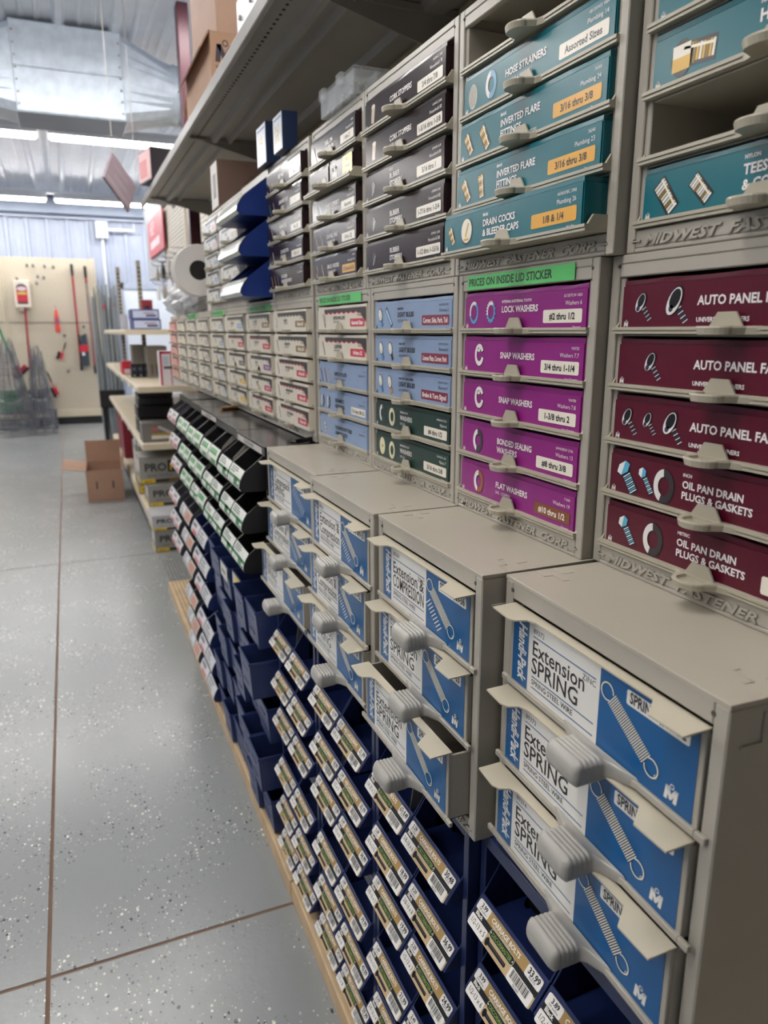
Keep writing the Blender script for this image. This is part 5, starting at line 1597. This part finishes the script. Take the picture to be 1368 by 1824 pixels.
for x, y in ((0.42, 6.6), (0.52, 5.9)):
    b = MB(); b.box(x, x + 0.03, y, y + 0.03, 0.896, 1.70, GRAY)
    for k in range(24):
        b.box(x + 0.006, x + 0.024, y - 0.001, y, 0.95 + 0.03 * k, 0.962 + 0.03 * k, DARKIN)
    b.build('upright', fg)
for z, ys in ((0.868, (4.45, 4.9, 5.5, 6.1)), (0.548, (4.5, 4.8, 5.3, 5.9))):
    for y in ys:
        b = MB(); b.box(XF - 0.004, XF, y, y + 0.05, z - 0.012, z + 0.016, HOUSING); b.build('price_tag', fg)
def prof_box(x0, x1, y, z0, z1, d, lab, lid=False, name='nail_carton'):
    m = mat('gray_printed_carton', '#8f8d88' if not lid else '#b4b4b6', 0.5, var=0.05) if not lid else mat('pale_gray_carton', '#b6b6b8', 0.4, var=0.05)
    b = MB(); b.box(x0, x1, 0, d, 0, z1 - z0, m)
    o = tag(b.build(name, None, (0, y, z0), 0, bev=0.003), lab, 'box', 'gray nail cartons')
    p = Print(0.45)
    w, h = x1 - x0, z1 - z0
    s = h * 0.40
    p.text('PRO', x0 + w * 0.08, h * 0.46, s, '#2e2e2e', 1, bold=True, sx=1.35, maxw=w * 0.39)
    p.rect(x0 + w * 0.49, x0 + w * 0.88, h * 0.40, h * 0.84, '#191919', 1)
    p.text('FIT', x0 + w * 0.52, h * 0.47, s * 0.9, '#e3bb1e', 2, bold=True, maxw=w * 0.32)
    p.text('Quality You Want', x0 + w * 0.12, h * 0.26, h * 0.12, '#4c4a46', 1, maxw=w * 0.5)
    p.rect(x0 + w * 0.03, x0 + w * 0.26, h * 0.02, h * 0.17, '#dcb726', 1)
    p.text('100 CT', x0 + w * 0.06, h * 0.05, h * 0.09, '#3a3010', 2, bold=True, maxw=w * 0.18)
    p.rect(x0 + w * 0.26, x0 + w * 0.99, h * 0.04, h * 0.15, '#2a2620', 1)
    p.rect(x0 + w * 0.5, x0 + w * 0.95, h * 0.06, h * 0.13, '#8a6a1c', 2)
    p.build('printed_front', o)
    p = Print(0.45)
    p.rect(0.01, d - 0.01, 0.0, h * 0.14, '#d8b838', 1); p.rect(0.03, d * 0.7, h * 0.4, h * 0.85, '#d8cfc8', 1)
    p.build('printed_side', o, o=(x0, 0, 0), u=(0, 1, 0), v=(0, 0, 1), n=(-1, 0, 0))
    return o
prof_box(0.345, 0.63, 4.08, 0.001, 0.125, 0.20, 'gray nail carton on the floor, bottom of the PRO stack')
prof_box(0.335, 0.63, 4.07, 0.126, 0.212, 0.22, 'pale gray nail carton second from floor in the PRO stack', True)
prof_box(0.352, 0.66, 4.36, 0.197, 0.325, 0.24, 'gray nail carton on the far gondola deck, under the tilted one')
prof_box(0.318, 0.64, 4.40, 0.327, 0.487, 0.24, 'gray nail carton with yellow F patch, topmost of the PRO pile')
prof_box(0.330, 0.64, 4.75, 0.197, 0.515, 0.26, 'tall gray nail carton standing behind the PRO pile')
b = MB(); b.box(-0.02, 0.02, -0.15, 0.15, 0, 0.10, mat('white_side_carton', '#cfc8c2', 0.5, var=0.05)); b.box(-0.0205, -0.02, -0.12, 0.05, 0.02, 0.05, mat('orange_print', '#b86a30', 0.5, var=0))
tag(b.build('carton', None, (0.365, 4.90, 0.197), 0, bev=0.002), 'slim white carton with orange print at far gondola deck edge', 'box')
def simple_box(name, lab, cat, x0, x1, y0, y1, z0, z1, m, pr=None, group=None):
    b = MB(); b.box(x0, x1, 0, y1 - y0, 0, z1 - z0, m)
    o = tag(b.build(name, None, (0, y0, z0), 0, bev=0.002), lab, cat, group)
    if pr:
        p = Print(0.45); pr(p, x0, x1, z1 - z0); p.build('printed_front', o)
    return o
INDIGO = mat('indigo_carton', '#4a5488', 0.5, var=0.05)
def pr_indigo(p, x0, x1, h):
    p.rect(x0 + 0.012, x1 - 0.008, h * 0.12, h * 0.85, '#c3cbe0', 1)
    p.rect(x0 + 0.09, x1 - 0.02, h * 0.25, h * 0.45, '#3a3f66', 2)
    p.rect(x0 + 0.075, x1 - 0.03, h * 0.55, h * 0.65, '#a04a60', 2)
simple_box('carton', 'white and indigo carton, lower of the pair on the top far shelf', 'box', 0.385, 0.56, 4.95, 5.15, 1.206, 1.268, INDIGO, pr_indigo, 'indigo cartons')
simple_box('carton', 'white and indigo carton, upper of the pair on the top far shelf', 'box', 0.382, 0.552, 4.95, 5.15, 1.269, 1.328, INDIGO, pr_indigo, 'indigo cartons')
simple_box('carton', 'pale gray carton left of the indigo pair on the far shelf', 'box', 0.345, 0.38, 5.20, 5.40, 1.206, 1.30, mat('pale_carton', '#b4b4bc', 0.5, var=0.05))
REDM = mat('red_plastic', '#c3263c', 0.4, var=0.05)
simple_box('carton', 'red lidded box with pale base on the middle far shelf', 'box', 0.275 + 0.07, 0.44, 5.60, 5.80, 0.896, 0.985, REDM, lambda p, x0, x1, h: p.rect(x0 + 0.012, x1 - 0.004, 0.004, h * 0.42, '#d8c8c8', 1))
for k in range(3):
    simple_box('battery_pack', ('left', 'middle', 'right')[k] + ' black pack of the row of three on the middle far shelf', 'battery', 0.375 + 0.041 * k, 0.413 + 0.041 * k, 5.2, 5.28, 0.896, 0.985, BLACKP, lambda p, x0, x1, h: (p.rect(x0 + 0.004, x1 - 0.006, h * 0.5, h * 0.72, '#4a4f66', 1), p.rect(x0 + 0.012, x1 - 0.012, 0.004, h * 0.2, '#8a8a92', 1)), 'black packs on the middle far shelf')
KRAFTG = mat('gray_brown_box', '#7d756c', 0.6, var=0.06)
simple_box('carton', 'tall gray-brown carton behind the black packs', 'box', 0.40, 0.475, 5.35, 5.5, 0.896, 1.105, KRAFTG)
simple_box('carton', 'wide gray-brown carton with slots right of the black packs', 'box', 0.475, 0.60, 5.10, 5.35, 0.896, 1.10, KRAFTG, lambda p, x0, x1, h: [p.rect(x0 + 0.02 + 0.03 * k, x0 + 0.03 + 0.03 * k, 0.02, 0.09, '#4a443e', 1) for k in range(3)])
simple_box('carton', 'white and red display carton at front of the middle far shelf', 'box', 0.470, 0.60, 4.36, 4.46, 0.896, 1.085, mat('white_red_carton', '#d2ced2', 0.45, var=0.04), lambda p, x0, x1, h: (p.rect(x0, x1, h * 0.92, h, '#b03044', 1), p.rect(x0, x0 + 0.012, 0, h, '#b03044', 1), p.rect(x0 + 0.058, x0 + 0.064, 0, h, '#b03044', 1), p.rect(x0 + 0.02, x0 + 0.09, h * 0.48, h * 0.56, '#5a4650', 1), p.rect(x0 + 0.018, x0 + 0.05, h * 0.6, h * 0.85, '#b4bcc4', 1)))
def toolcase(lab, x0, x1, y, z0, h, m):
    t = thing('tool_case', lab, 'case', ((x0 + x1) / 2, y, z0))
    w = x1 - x0
    b = MB(); b.box(-w / 2, w / 2, 0, 0.22, 0, h * 0.55, m); b.build('case_base', t, bev=0.006)
    b = MB(); b.box(-w / 2, w / 2, 0, 0.22, h * 0.57, h, m); b.build('case_lid', t, bev=0.006)
    b = MB(); b.tube([(-0.04, -0.004, h * 0.5), (-0.035, -0.02, h * 0.5), (0.035, -0.02, h * 0.5), (0.04, -0.004, h * 0.5)], 0.005, BLACKP, 6); b.build('handle', t)
    return t
toolcase('wide black case on the lower far shelf behind the gray drill box', 0.36, 0.60, 4.75, 0.576, 0.17, BLACKP)
toolcase('black case stacked on the wide black case of the lower far shelf', 0.37, 0.58, 4.78, 0.747, 0.085, mat('dark_gray_plastic', '#2b2b2f', 0.4, var=0.05))
def pr_drill(p, x0, x1, h):
    p.rect(x0 + 0.05, x0 + 0.16, h * 0.16, h * 0.38, '#d8d2c8', 1); p.rect(x0 + 0.05, x0 + 0.16, h * 0.34, h * 0.44, '#dcae2a', 1)
    p.rect(x0 + 0.05, x0 + 0.09, h * 0.62, h * 0.76, '#b85a50', 1)
    p.line((x0 + 0.09, h * 0.8), (x0 + 0.19, h * 0.3), 0.016, '#b8b6b6', 2)
simple_box('carton', 'gray box with yellow label at front of the lower far shelf', 'box', 0.345, 0.53, 4.36, 4.52, 0.576, 0.685, mat('gray_drill_box', '#6f6c68', 0.45, var=0.05), pr_drill)
# black and red things stored past the far gondola
simple_box('tool_chest', 'dark red chest in the shade under the far shelves', 'chest', 0.345, 0.75, 6.2, 6.9, 0.196, 0.535, mat('dark_red_case', '#7a1a2c', 0.45, var=0.05), lambda p, x0, x1, h: p.text('TOOLS', x0 + 0.05, h * 0.55, 0.07, '#b06a74', 1, bold=True))
t = thing('rod_stand', 'black floor stand holding upright metal rods by the aisle end', 'stand', (0.38, 8.30, 0))
b = MB(); b.box(-0.10, 0.12, -0.08, 0.10, 0, 0.05, BLACKP); b.box(-0.10, -0.06, -0.06, 0.08, 0.05, 0.50, BLACKP); b.box(0.08, 0.12, -0.06, 0.08, 0.05, 0.50, BLACKP); b.build('base', t, bev=0.004)
b = MB(); b.box(-0.12, 0.13, -0.10, -0.08, 0.42, 0.60, BLACKP); b.build('front_band', t, bev=0.004)
RODM = mat('dull_steel_rod', '#8e9496', 0.4, metal=0.3, var=0.08)
random.seed(8)
for k in range(26):
    x, y = -0.09 + 0.2 * (k % 9) / 8 + random.uniform(-0.01, 0.01), -0.05 + 0.045 * (k // 9)
    h = 1.52 + random.uniform(-0.06, 0.1)
    lx = random.uniform(-0.06, 0.05)
    b = MB(); b.tube([(0, 0, 0), (lx, 0.02, h)], 0.009 if k % 3 else 0.012, RODM, 6)
    o = tag(b.build('metal_rod', None, (0.38 + x, 8.30 + y, 0.051)), 'long gray metal rod standing upright in the black stand', 'rod', 'metal rods in the black stand')
    if k % 5 == 0:
        c = MB(); c.lathe([(0.012, h - 0.10), (0.012, h - 0.06)], REDM if k % 10 else mat('yellow_cap', '#c8b43a', 0.5, var=0), 'z', (lx * 0.95, 0.02, 0), 8); c.build('end_cap', o)

# ---------------------------------------------------------------- reel, sign, hanging goods past the last cabinet
t = thing('cord_reel', 'big white reel of cord past the last upper cabinet', 'reel', (0.462, 2.80, 1.407))
RW = mat('white_reel_plastic', '#efeae6', 0.5, var=0.04)
for k, (a, c) in enumerate(((0.0, 0.008), (0.075, 0.083))):
    b = MB()
    n = 36
    rings = []
    for r, y in ((0.034, a), (0.087, a), (0.089, (a + c) / 2), (0.087, c), (0.034, c)):
        rings.append([(r * math.cos(2 * math.pi * j / n), y, r * math.sin(2 * math.pi * j / n)) for j in range(n)])
    rings.append(rings[0])
    b.loft(rings, RW, cap=False)
    b.build('flange', t, smooth=True)
b = MB(); b.lathe([(0.070, 0.008), (0.072, 0.04), (0.070, 0.075)], mat('wound_white_cord', '#cfc6bd', 0.8, var=0.1, scale=60), 'y', (0, 0, 0), 32); b.build('wound_cord', t)
b = MB(); b.lathe([(0.035, 0.002), (0.035, 0.081)], BLACKP, 'y', (0, 0, 0), 24); b.build('hub', t)
b = MB(); b.tube([(0, 0.04, 0), (0, 0.12, 0), (0.31, 0.12, 0)], 0.006, SILVER, 8); b.build('hanging_rod', t)
simple_box('carton', 'slim white carton with yellow mark standing beside the reel', 'box', 0.478, 0.60, 2.70, 2.76, ZLOW + H5 + 0.001, ZLOW + H5 + 0.155, mat('white_slim_carton', '#d8d0c4', 0.5, var=0.04), lambda p, x0, x1, h: (p.rect(x0 + 0.004, x0 + 0.02, h * 0.62, h * 0.9, '#c88a6a', 1), p.ell(x0 + 0.012, h * 0.35, 0.007, 0.012, '#d8b83a', 1)))
t = thing('aisle_sign', 'faded red sign with white lettering on the slat wall past the reel', 'sign', (0.765, 6.10, EYE))
b = MB(); b.prism([(0.0, 0.62), (0.0, 0.915), (1.05, 0.915), (1.05, 0.62)], 'x', -0.012, 0.0, mat('faded_red_sign', '#c8505c', 0.4, var=0.04)); b.build('board', t, bev=0.003)
p = Print(0.4)
p.text('HELP', -0.88, 0.79, 0.14, '#e8c8cc', 1, bold=True, maxw=0.7); p.rect(-0.9, -0.25, 0.68, 0.74, '#e8d4d8', 1)
p.build('lettering', t, o=(-0.012, 0, 0), u=(0, -1, 0), v=(0, 0, 1), n=(-1, 0, 0))
# wire hooks with packets and clear bags of hardware
BAG = mat('clear_bag_film', '#d2d4d6', 0.18, var=0.1, scale=25, alpha=0.62, spec=0.8)
PACK = mat('pale_packet', '#b9b4b0', 0.4, var=0.25, scale=30)
random.seed(21)
WIRE = mat('chrome_wire', '#8c8c90', 0.25, metal=0.8, var=0.05)
for r, z in enumerate((1.62, 1.50)):
    for k in range(4):
        y = 4.45 + 0.30 * k
        t = thing('peg_hook', 'chrome peg hook with packets, %s row, %s from the viewer' % ('upper' if r == 0 else 'lower', ORD[k]), 'hook', (0.785, y, z), 0, 'packet hooks on the slat wall')
        b = MB(); b.tube([(0, 0, 0), (-0.20, 0, 0), (-0.215, 0, 0.02)], 0.003, WIRE, 6); b.box(-0.004, 0, -0.02, 0.02, -0.03, 0.03, WIRE); b.tube([(0, 0, 0.03), (-0.205, 0, 0.03)], 0.002, WIRE, 6); b.build('wire', t)
        for q in range(4):
            c = MB()
            x = -0.05 - 0.045 * q
            c.loft([[(x - 0.002, -0.045, -0.10), (x + 0.012, -0.04, -0.10), (x + 0.012, 0.04, -0.10), (x - 0.002, 0.045, -0.10)], [(x - 0.004, -0.05, -0.05), (x + 0.014, -0.05, -0.05), (x + 0.014, 0.05, -0.05), (x - 0.004, 0.05, -0.05)], [(x + 0.003, -0.045, 0.0), (x + 0.005, -0.045, 0.0), (x + 0.005, 0.045, 0.0), (x + 0.003, 0.045, 0.0)]], (PACK, SILVER, BLACKP, HOUSING)[random.randrange(4)])
            c.build('packet', t)
def bag(lab, x, y, z, rx, rz_, seed):
    random.seed(seed)
    t = thing('hardware_bag', lab, 'bag', (x, y, z))
    n, mrows = 18, 9
    rings = []
    for i in range(mrows):
        v = i / (mrows - 1)
        r = rx * (math.sin(math.pi * min(1, 0.12 + v * 0.95)) ** 0.6) * (0.30 if v > 0.92 else 1 - 0.55 * v * v) + 0.004
        rings.append([(r * math.cos(2 * math.pi * j / n) * (1 + random.uniform(-0.18, 0.18)), r * 0.8 * math.sin(2 * math.pi * j / n) * (1 + random.uniform(-0.18, 0.18)), v * rz_ + random.uniform(-0.004, 0.004)) for j in range(n)])
    b = MB(); b.loft(rings, BAG); b.build('film', t)
    c = MB()
    for k in range(40):
        a, q = random.uniform(0, 6.28), rx * 0.6 * math.sqrt(random.random())
        c.tube([(q * math.cos(a), q * math.sin(a) * 0.8, random.uniform(0.01, rz_ * 0.5)), (q * math.cos(a) + random.uniform(-0.02, 0.02), q * math.sin(a) * 0.8, random.uniform(0.01, rz_ * 0.5))], 0.004, (SILVER, WIRE, DARKIN)[k % 3], 5)
    c.build('hardware', t)['kind'] = 'stuff'
    d = MB(); d.lathe([(0.010, rz_ - 0.004), (0.012, rz_ + 0.008), (0.02, rz_ + 0.022)], BAG, 'z', (0, 0, 0), 10); d.build('tied_neck', t)
bag('clear bag of hardware on the far cabinet top, nearest the reel', 0.50, 3.08, ZLOW + H5 + 0.001, 0.07, 0.12, 1)
bag('clear bag of hardware on the far cabinet top, middle of three', 0.50, 3.28, ZLOW + H5 + 0.001, 0.085, 0.15, 2)
bag('clear bag of hardware on the far cabinet top, farthest of three', 0.50, 3.52, ZLOW + H5 + 0.001, 0.08, 0.16, 3)
simple_box('cord_coil_box', 'red and black coil packet hung behind the indigo cartons', 'packet', 0.51, 0.585, 5.6, 5.66, 1.27, 1.41, mat('dull_red_packet', '#8c2a36', 0.5, var=0.06), lambda p, x0, x1, h: p.ell((x0 + x1) / 2, h * 0.42, 0.027, 0.042, '#222228', 1))

# ---------------------------------------------------------------- back wall pegboard with brushes
PEG = bpy.data.materials.new('pegboard')
PEG.use_nodes = True
nt = PEG.node_tree
pb = nt.nodes['Principled BSDF']
pb.inputs['Roughness'].default_value = 0.6
tc = nt.nodes.new('ShaderNodeTexCoord')
sx = nt.nodes.new('ShaderNodeSeparateXYZ')
nt.links.new(tc.outputs['Object'], sx.inputs[0])
def mth(op, a, c=None):
    n = nt.nodes.new('ShaderNodeMath'); n.operation = op
    for i, q in enumerate((a, c)):
        if q is None: continue
        if isinstance(q, (int, float)): n.inputs[i].default_value = q
        else: nt.links.new(q, n.inputs[i])
    return n.outputs[0]
fx = mth('SUBTRACT', mth('FRACT', mth('MULTIPLY', sx.outputs[0], 39.37)), 0.5)
fz = mth('SUBTRACT', mth('FRACT', mth('MULTIPLY', sx.outputs[2], 39.37)), 0.5)
hole = mth('LESS_THAN', mth('ADD', mth('MULTIPLY', fx, fx), mth('MULTIPLY', fz, fz)), 0.06)
mx = nt.nodes.new('ShaderNodeMix'); mx.data_type = 'RGBA'
mx.inputs[6].default_value = srgb('#cec4b0'); mx.inputs[7].default_value = srgb('#7a6f5c')
nt.links.new(hole, mx.inputs[0]); nt.links.new(mx.outputs[2], pb.inputs['Base Color'])
t = thing('pegboard_wall', 'cream pegboard display wall with black kick base at the back', 'pegboard', (-0.9, 10.55, 0))
b = MB(); b.box(-1.4, 1.30, 0, 0.012, 0.20, 1.295, PEG); b.build('lower_panel', t)
b = MB(); b.box(-1.4, 1.30, 0, 0.012, 1.305, 2.09, PEG); b.build('upper_panel', t)
b = MB(); b.box(-1.4, 1.30, -0.03, 0.012, 0.10, 0.195, CREAM); b.build('bottom_trim', t, bev=0.004)
b = MB(); b.box(-1.4, 1.30, -0.02, 0.012, 0.0, 0.098, BLACKP); b.build('kick_base', t)
for x in (0.225, 1.30):
    b = MB(); b.box(x - 0.018, x + 0.018, -0.012, 0.03, 0.10, 2.10, CREAM)
    for k in range(60):
        b.box(x - 0.004, x + 0.004, -0.0125, -0.012, 0.2 + 0.031 * k, 0.215 + 0.031 * k, DARKIN)
    b.build('post', t)
def pole(lab, x, z0, z1, dx, grip=0.14, head=None):
    t = thing('broom_handle', lab, 'broom handle', (x, 10.50, z0))
    b = MB(); b.tube([(0, 0, 0), (dx, 0, z1 - z0)], 0.014, mat('dark_red_pole', '#9a2a38', 0.4, var=0.05), 10); b.build('pole', t)
    k = (z1 - z0 - grip) / (z1 - z0)
    b = MB(); b.tube([(dx * k, 0, z1 - z0 - grip), (dx, 0, z1 - z0)], 0.019, BLACKP, 10); b.build('grip', t)
    b = MB(); b.tube([(0, 0, -0.04), (0, 0, 0.06)], 0.018, BLACKP, 10); b.build('tip', t)
    b = MB(); b.tube([(dx, 0.045, z1 - z0 - 0.02), (dx, -0.04, z1 - z0 - 0.02)], 0.003, WIRE, 5); b.build('hook', t)
pole('long dark red handle with black grip, left of the push broom', 0.145, 0.74, 2.02, 0.0)
pole('long dark red handle with black grip, right of the push broom', 0.31, 0.70, 2.00, -0.01)
t = thing('push_broom', 'black push broom head with red label hung on the pegboard', 'broom', (0.20, 10.48, 0.96))
b = MB(); b.prism([(-0.045, -0.21), (0.045, -0.20), (0.05, 0.02), (0.04, 0.21), (-0.03, 0.18), (-0.05, 0.0)], 'y', -0.03, 0.03, mat('slate_bristles', '#3a424c', 0.8, var=0.15, scale=60)); b.build('bristles', t)
b = MB(); b.box(-0.062, -0.04, -0.028, 0.028, -0.22, 0.20, BLACKP); b.build('block', t)
b = MB(); b.prism([(-0.055, -0.03), (0.05, -0.02), (0.048, 0.07), (-0.055, 0.06)], 'y', -0.036, -0.03, REDM); b.box(-0.03, 0.0, -0.0365, -0.03, -0.07, -0.03, HOUSING); b.build('label', t)
t = thing('mop_pack', 'white tray pack with black and red label hanging on the pegboard', 'mop', (-0.455, 10.48, 1.64))
b = MB(); b.prism([(-0.09, -0.16), (0.09, -0.16), (0.095, 0.17), (-0.095, 0.17)], 'y', -0.03, 0.05, mat('ivory_tray', '#ddd2c4', 0.5, var=0.04)); b.build('tray', t, bev=0.01)
p = Print(0.4)
p.ell(0, 0.075, 0.062, 0.05, '#2a2a36', 1); p.rect(-0.062, 0.062, -0.10, 0.08, '#b8303c', 1, 0.02); p.ell(0, 0.068, 0.055, 0.028, '#d8b8c0', 2); p.rect(-0.05, 0.05, 0.0, 0.03, '#c8b050', 2); p.rect(-0.06, 0.06, -0.115, -0.09, '#2a2a36', 2, 0.01)
p.build('printed_label', t, o=(0, -0.03, 0))
b = MB(); b.tube([(0.01, 0, -0.16), (-0.005, 0, -0.92)], 0.013, mat('dark_red_pole', '#9a2a38', 0.4), 10); b.build('handle', t)
b = MB(); b.box(-0.05, 0.005, -0.01, 0.03, -0.20, -0.16, mat('ivory_tray', '#ddd2c4')); b.build('clip', t, bev=0.005)
t = thing('scrub_bottle', 'slim red bottle brush hanging mid pegboard', 'brush', (-0.09, 10.49, 1.18))
b = MB(); b.lathe([(0.018, 0.0), (0.03, 0.01), (0.03, 0.07), (0.026, 0.1), (0.026, 0.19), (0.02, 0.24), (0.02, 0.27), (0.012, 0.28)], mat('coral_plastic', '#d0483c', 0.35, var=0.06), 'z', (0, 0, 0), 16); b.build('body', t, smooth=True)
b = MB(); b.lathe([(0.0275, 0.105), (0.0275, 0.185)], mat('violet_label', '#a8506a', 0.4, var=0.1), 'z', (0, 0, 0), 16); b.build('label', t)
b = MB(); b.tube([(0, 0, 0.28), (0, 0, 0.33), (0, 0.05, 0.335)], 0.003, WIRE, 5); b.build('hook', t)
def hand_brush(lab, x, z, ang, s):
    t = thing('hand_brush', lab, 'brush', (x, 10.49, z))
    t.rotation_euler = (0, ang, 0)
    b = MB(); b.tube([(0, 0, 0.10 * s), (0.005, 0, 0.2 * s), (0.0, 0, 0.27 * s)], [0.007, 0.009, 0.008], BLACKP, 8); b.build('handle', t)
    b = MB(); b.tube([(0, 0, 0.0), (0, 0, 0.11 * s)], 0.008, REDM, 8); b.box(-0.02, 0.02, -0.02, 0.02, -0.09 * s, 0.02, REDM); b.build('neck', t, bev=0.003)
    b = MB(); b.box(-0.055, -0.02, -0.025, 0.025, -0.11 * s, 0.03, BLACKP); b.build('bristles', t)
hand_brush('small black and red hand brush on the mid pegboard', -0.075, 0.90, 0.35, 0.62)
hand_brush('black and red hand brush low on the pegboard', -0.20, 0.47, -0.35, 0.9)
t = thing('squeegee', 'dark red squeegee head low on the pegboard beside the mop handle', 'squeegee', (-0.58, 10.49, 0.70))
t.rotation_euler = (0, -0.75, 0)
b = MB(); b.box(-0.10, 0.10, -0.015, 0.015, -0.02, 0.03, mat('crimson_plastic', '#96203a', 0.4, var=0.06)); b.box(-0.03, 0.03, -0.012, 0.012, 0.03, 0.09, mat('crimson_plastic', '#96203a')); b.build('head', t, bev=0.004)
b = MB(); b.box(-0.105, 0.105, -0.004, 0.004, -0.05, -0.02, BLACKP); b.build('rubber_blade', t)
for i, (x, z) in enumerate(((-0.37, 1.99), (-0.30, 1.99), (-0.17, 1.985), (-0.07, 1.98), (-0.26, 1.86), (-0.19, 1.85), (-0.28, 1.78), (-0.02, 1.14), (0.22, 1.25), (-0.02, 0.69), (-0.50, 1.83))):
    b = MB(); b.tube([(0, 0.05, 0), (0, -0.08, 0), (0, -0.085, 0.02)], 0.004, WIRE, 6); b.box(-0.014, 0.014, 0.045, 0.05, -0.016, 0.016, WIRE)
    tag(b.build('peg_hook', None, (x, 10.50, z)), 'small empty metal peg hook on the back pegboard', 'hook', 'empty hooks on the back pegboard')
# wire cages, buckets, rake in front of the pegboard
CAGE = mat('galvanized_wire', '#85868c', 0.35, metal=0.5, var=0.1)
def cages(lab, x, y, r, h, n, seed):
    random.seed(seed)
    t = thing('wire_cage_stack', lab, 'wire cage', (x, y, 0))
    for k in range(n):
        b = MB()
        z0, ox, oy = 0.035 * k, random.uniform(-0.02, 0.02), random.uniform(-0.02, 0.02)
        for z, rr in ((0.0, r), (0.22, r * 0.86), (0.46, r * 0.68), (0.70, r * 0.45)):
            if z > h: continue
            m = 20
            b.tube([(ox + rr * math.cos(2 * math.pi * j / m), oy + rr * math.sin(2 * math.pi * j / m), z0 + z + 0.004) for j in range(m + 1)], 0.0032, CAGE, 4, cap=False)
        for j in range(8):
            a = 2 * math.pi * j / 8 + 0.3 * k
            b.tube([(ox + r * math.cos(a), oy + r * math.sin(a), z0 + 0.004), (ox + r * 0.30 * math.cos(a), oy + r * 0.30 * math.sin(a), z0 + h)], 0.003, CAGE, 4)
        b.build('wire_cage', t)
cages('nested pile of wire plant cages beside the green bucket', -0.68, 9.72, 0.25, 0.95, 6, 4)
cages('narrower nested pile of wire plant cages right of the buckets', -0.345, 9.66, 0.145, 0.86, 6, 9)
def bucket(lab, x, y, z, m, r, h, hm):
    t = thing('bucket', lab, 'bucket', (x, y, z))
    b = MB()
    n = 28
    R = lambda rr, zz: [(rr * math.cos(2 * math.pi * j / n), rr * math.sin(2 * math.pi * j / n), zz) for j in range(n)]
    b.loft([R(r * 0.86, 0), R(r, h), R(r - 0.005, h), R(r * 0.86 - 0.005, 0.006)], m)
    b.loft([R(r + 0.006, h - 0.02), R(r + 0.006, h + 0.002), R(r - 0.002, h + 0.002), R(r - 0.002, h - 0.02)], m, cap=False)
    b.build('pail', t)
    c = MB(); c.tube([(r * math.cos(a), -0.5 * r - 0.9 * r * abs(math.sin(a)) * 0.5, h - 0.02 - r * 0.75 * math.sin(a)) for a in [math.pi * i / 14 for i in range(15)]], 0.006, hm, 6); c.build('bail_handle', t)
for k, z in enumerate((0.235,)):
    pass
STOOL = mat('gray_crate', '#55555c', 0.6, var=0.1)
b = MB(); b.box(-0.42, 0.42, -0.16, 0.16, 0.20, 0.224, STOOL)
for sx_ in (-0.40, 0.40):
    for sy in (-0.14, 0.14): b.box(sx_ - 0.015, sx_ + 0.015, sy - 0.015, sy + 0.015, 0.0, 0.20, STOOL)
tag(b.build('low_bench', None, (-0.62, 10.25, 0), 0, bev=0.003), 'low gray bench holding the buckets before the pegboard', 'bench')
bucket('green bucket with white handle before the pegboard', -0.70, 10.22, 0.226, mat('green_plastic', '#1f7a45', 0.4, var=0.06), 0.15, 0.25, HOUSING)
bucket('dark slate bucket right of the green bucket', -0.38, 10.22, 0.226, mat('slate_plastic', '#34363f', 0.45, var=0.06), 0.12, 0.25, HOUSING)
t = thing('leaf_rake', 'green handled rake leaning at the left edge before the pegboard', 'rake', (-0.56, 10.02, 0.0))
b = MB(); b.tube([(0, 0, 0.60), (-0.30, 0.35, 1.65)], 0.014, mat('green_pole', '#1d6a48', 0.4, var=0.05), 8); b.build('handle', t)
b = MB()
for k in range(9):
    a = (k - 4) * 0.1
    b.tube([(0, 0, 0.62), (math.sin(a) * 0.35, -0.02, 0.62 - 0.55 * math.cos(a)), (math.sin(a) * 0.37, -0.06, 0.60 - 0.60 * math.cos(a))], 0.004, CAGE, 4)
b.build('tines', t)
# open brown carton on the floor
open_box('open_carton', 'open brown carton standing on the floor in the aisle', (0.158, 5.55, 0.0005), -0.04, 0.25, 0.42, 0.225, (('l', 0.16, 8), ('b', 0.16, 82), ('r', 0.10, 78)), m=mat('floor_carton_cardboard', '#9a7862', 0.75, var=0.06), printer=lambda p: (p.rect(0.062, 0.074, 0.09, 0.145, '#4a3a38', 1), p.rect(0.172, 0.186, 0.09, 0.145, '#4a3a38', 1), ((-0.125, 0, 0), (1, 0, 0), (0, 0, 1), (0, -1, 0)))[2])
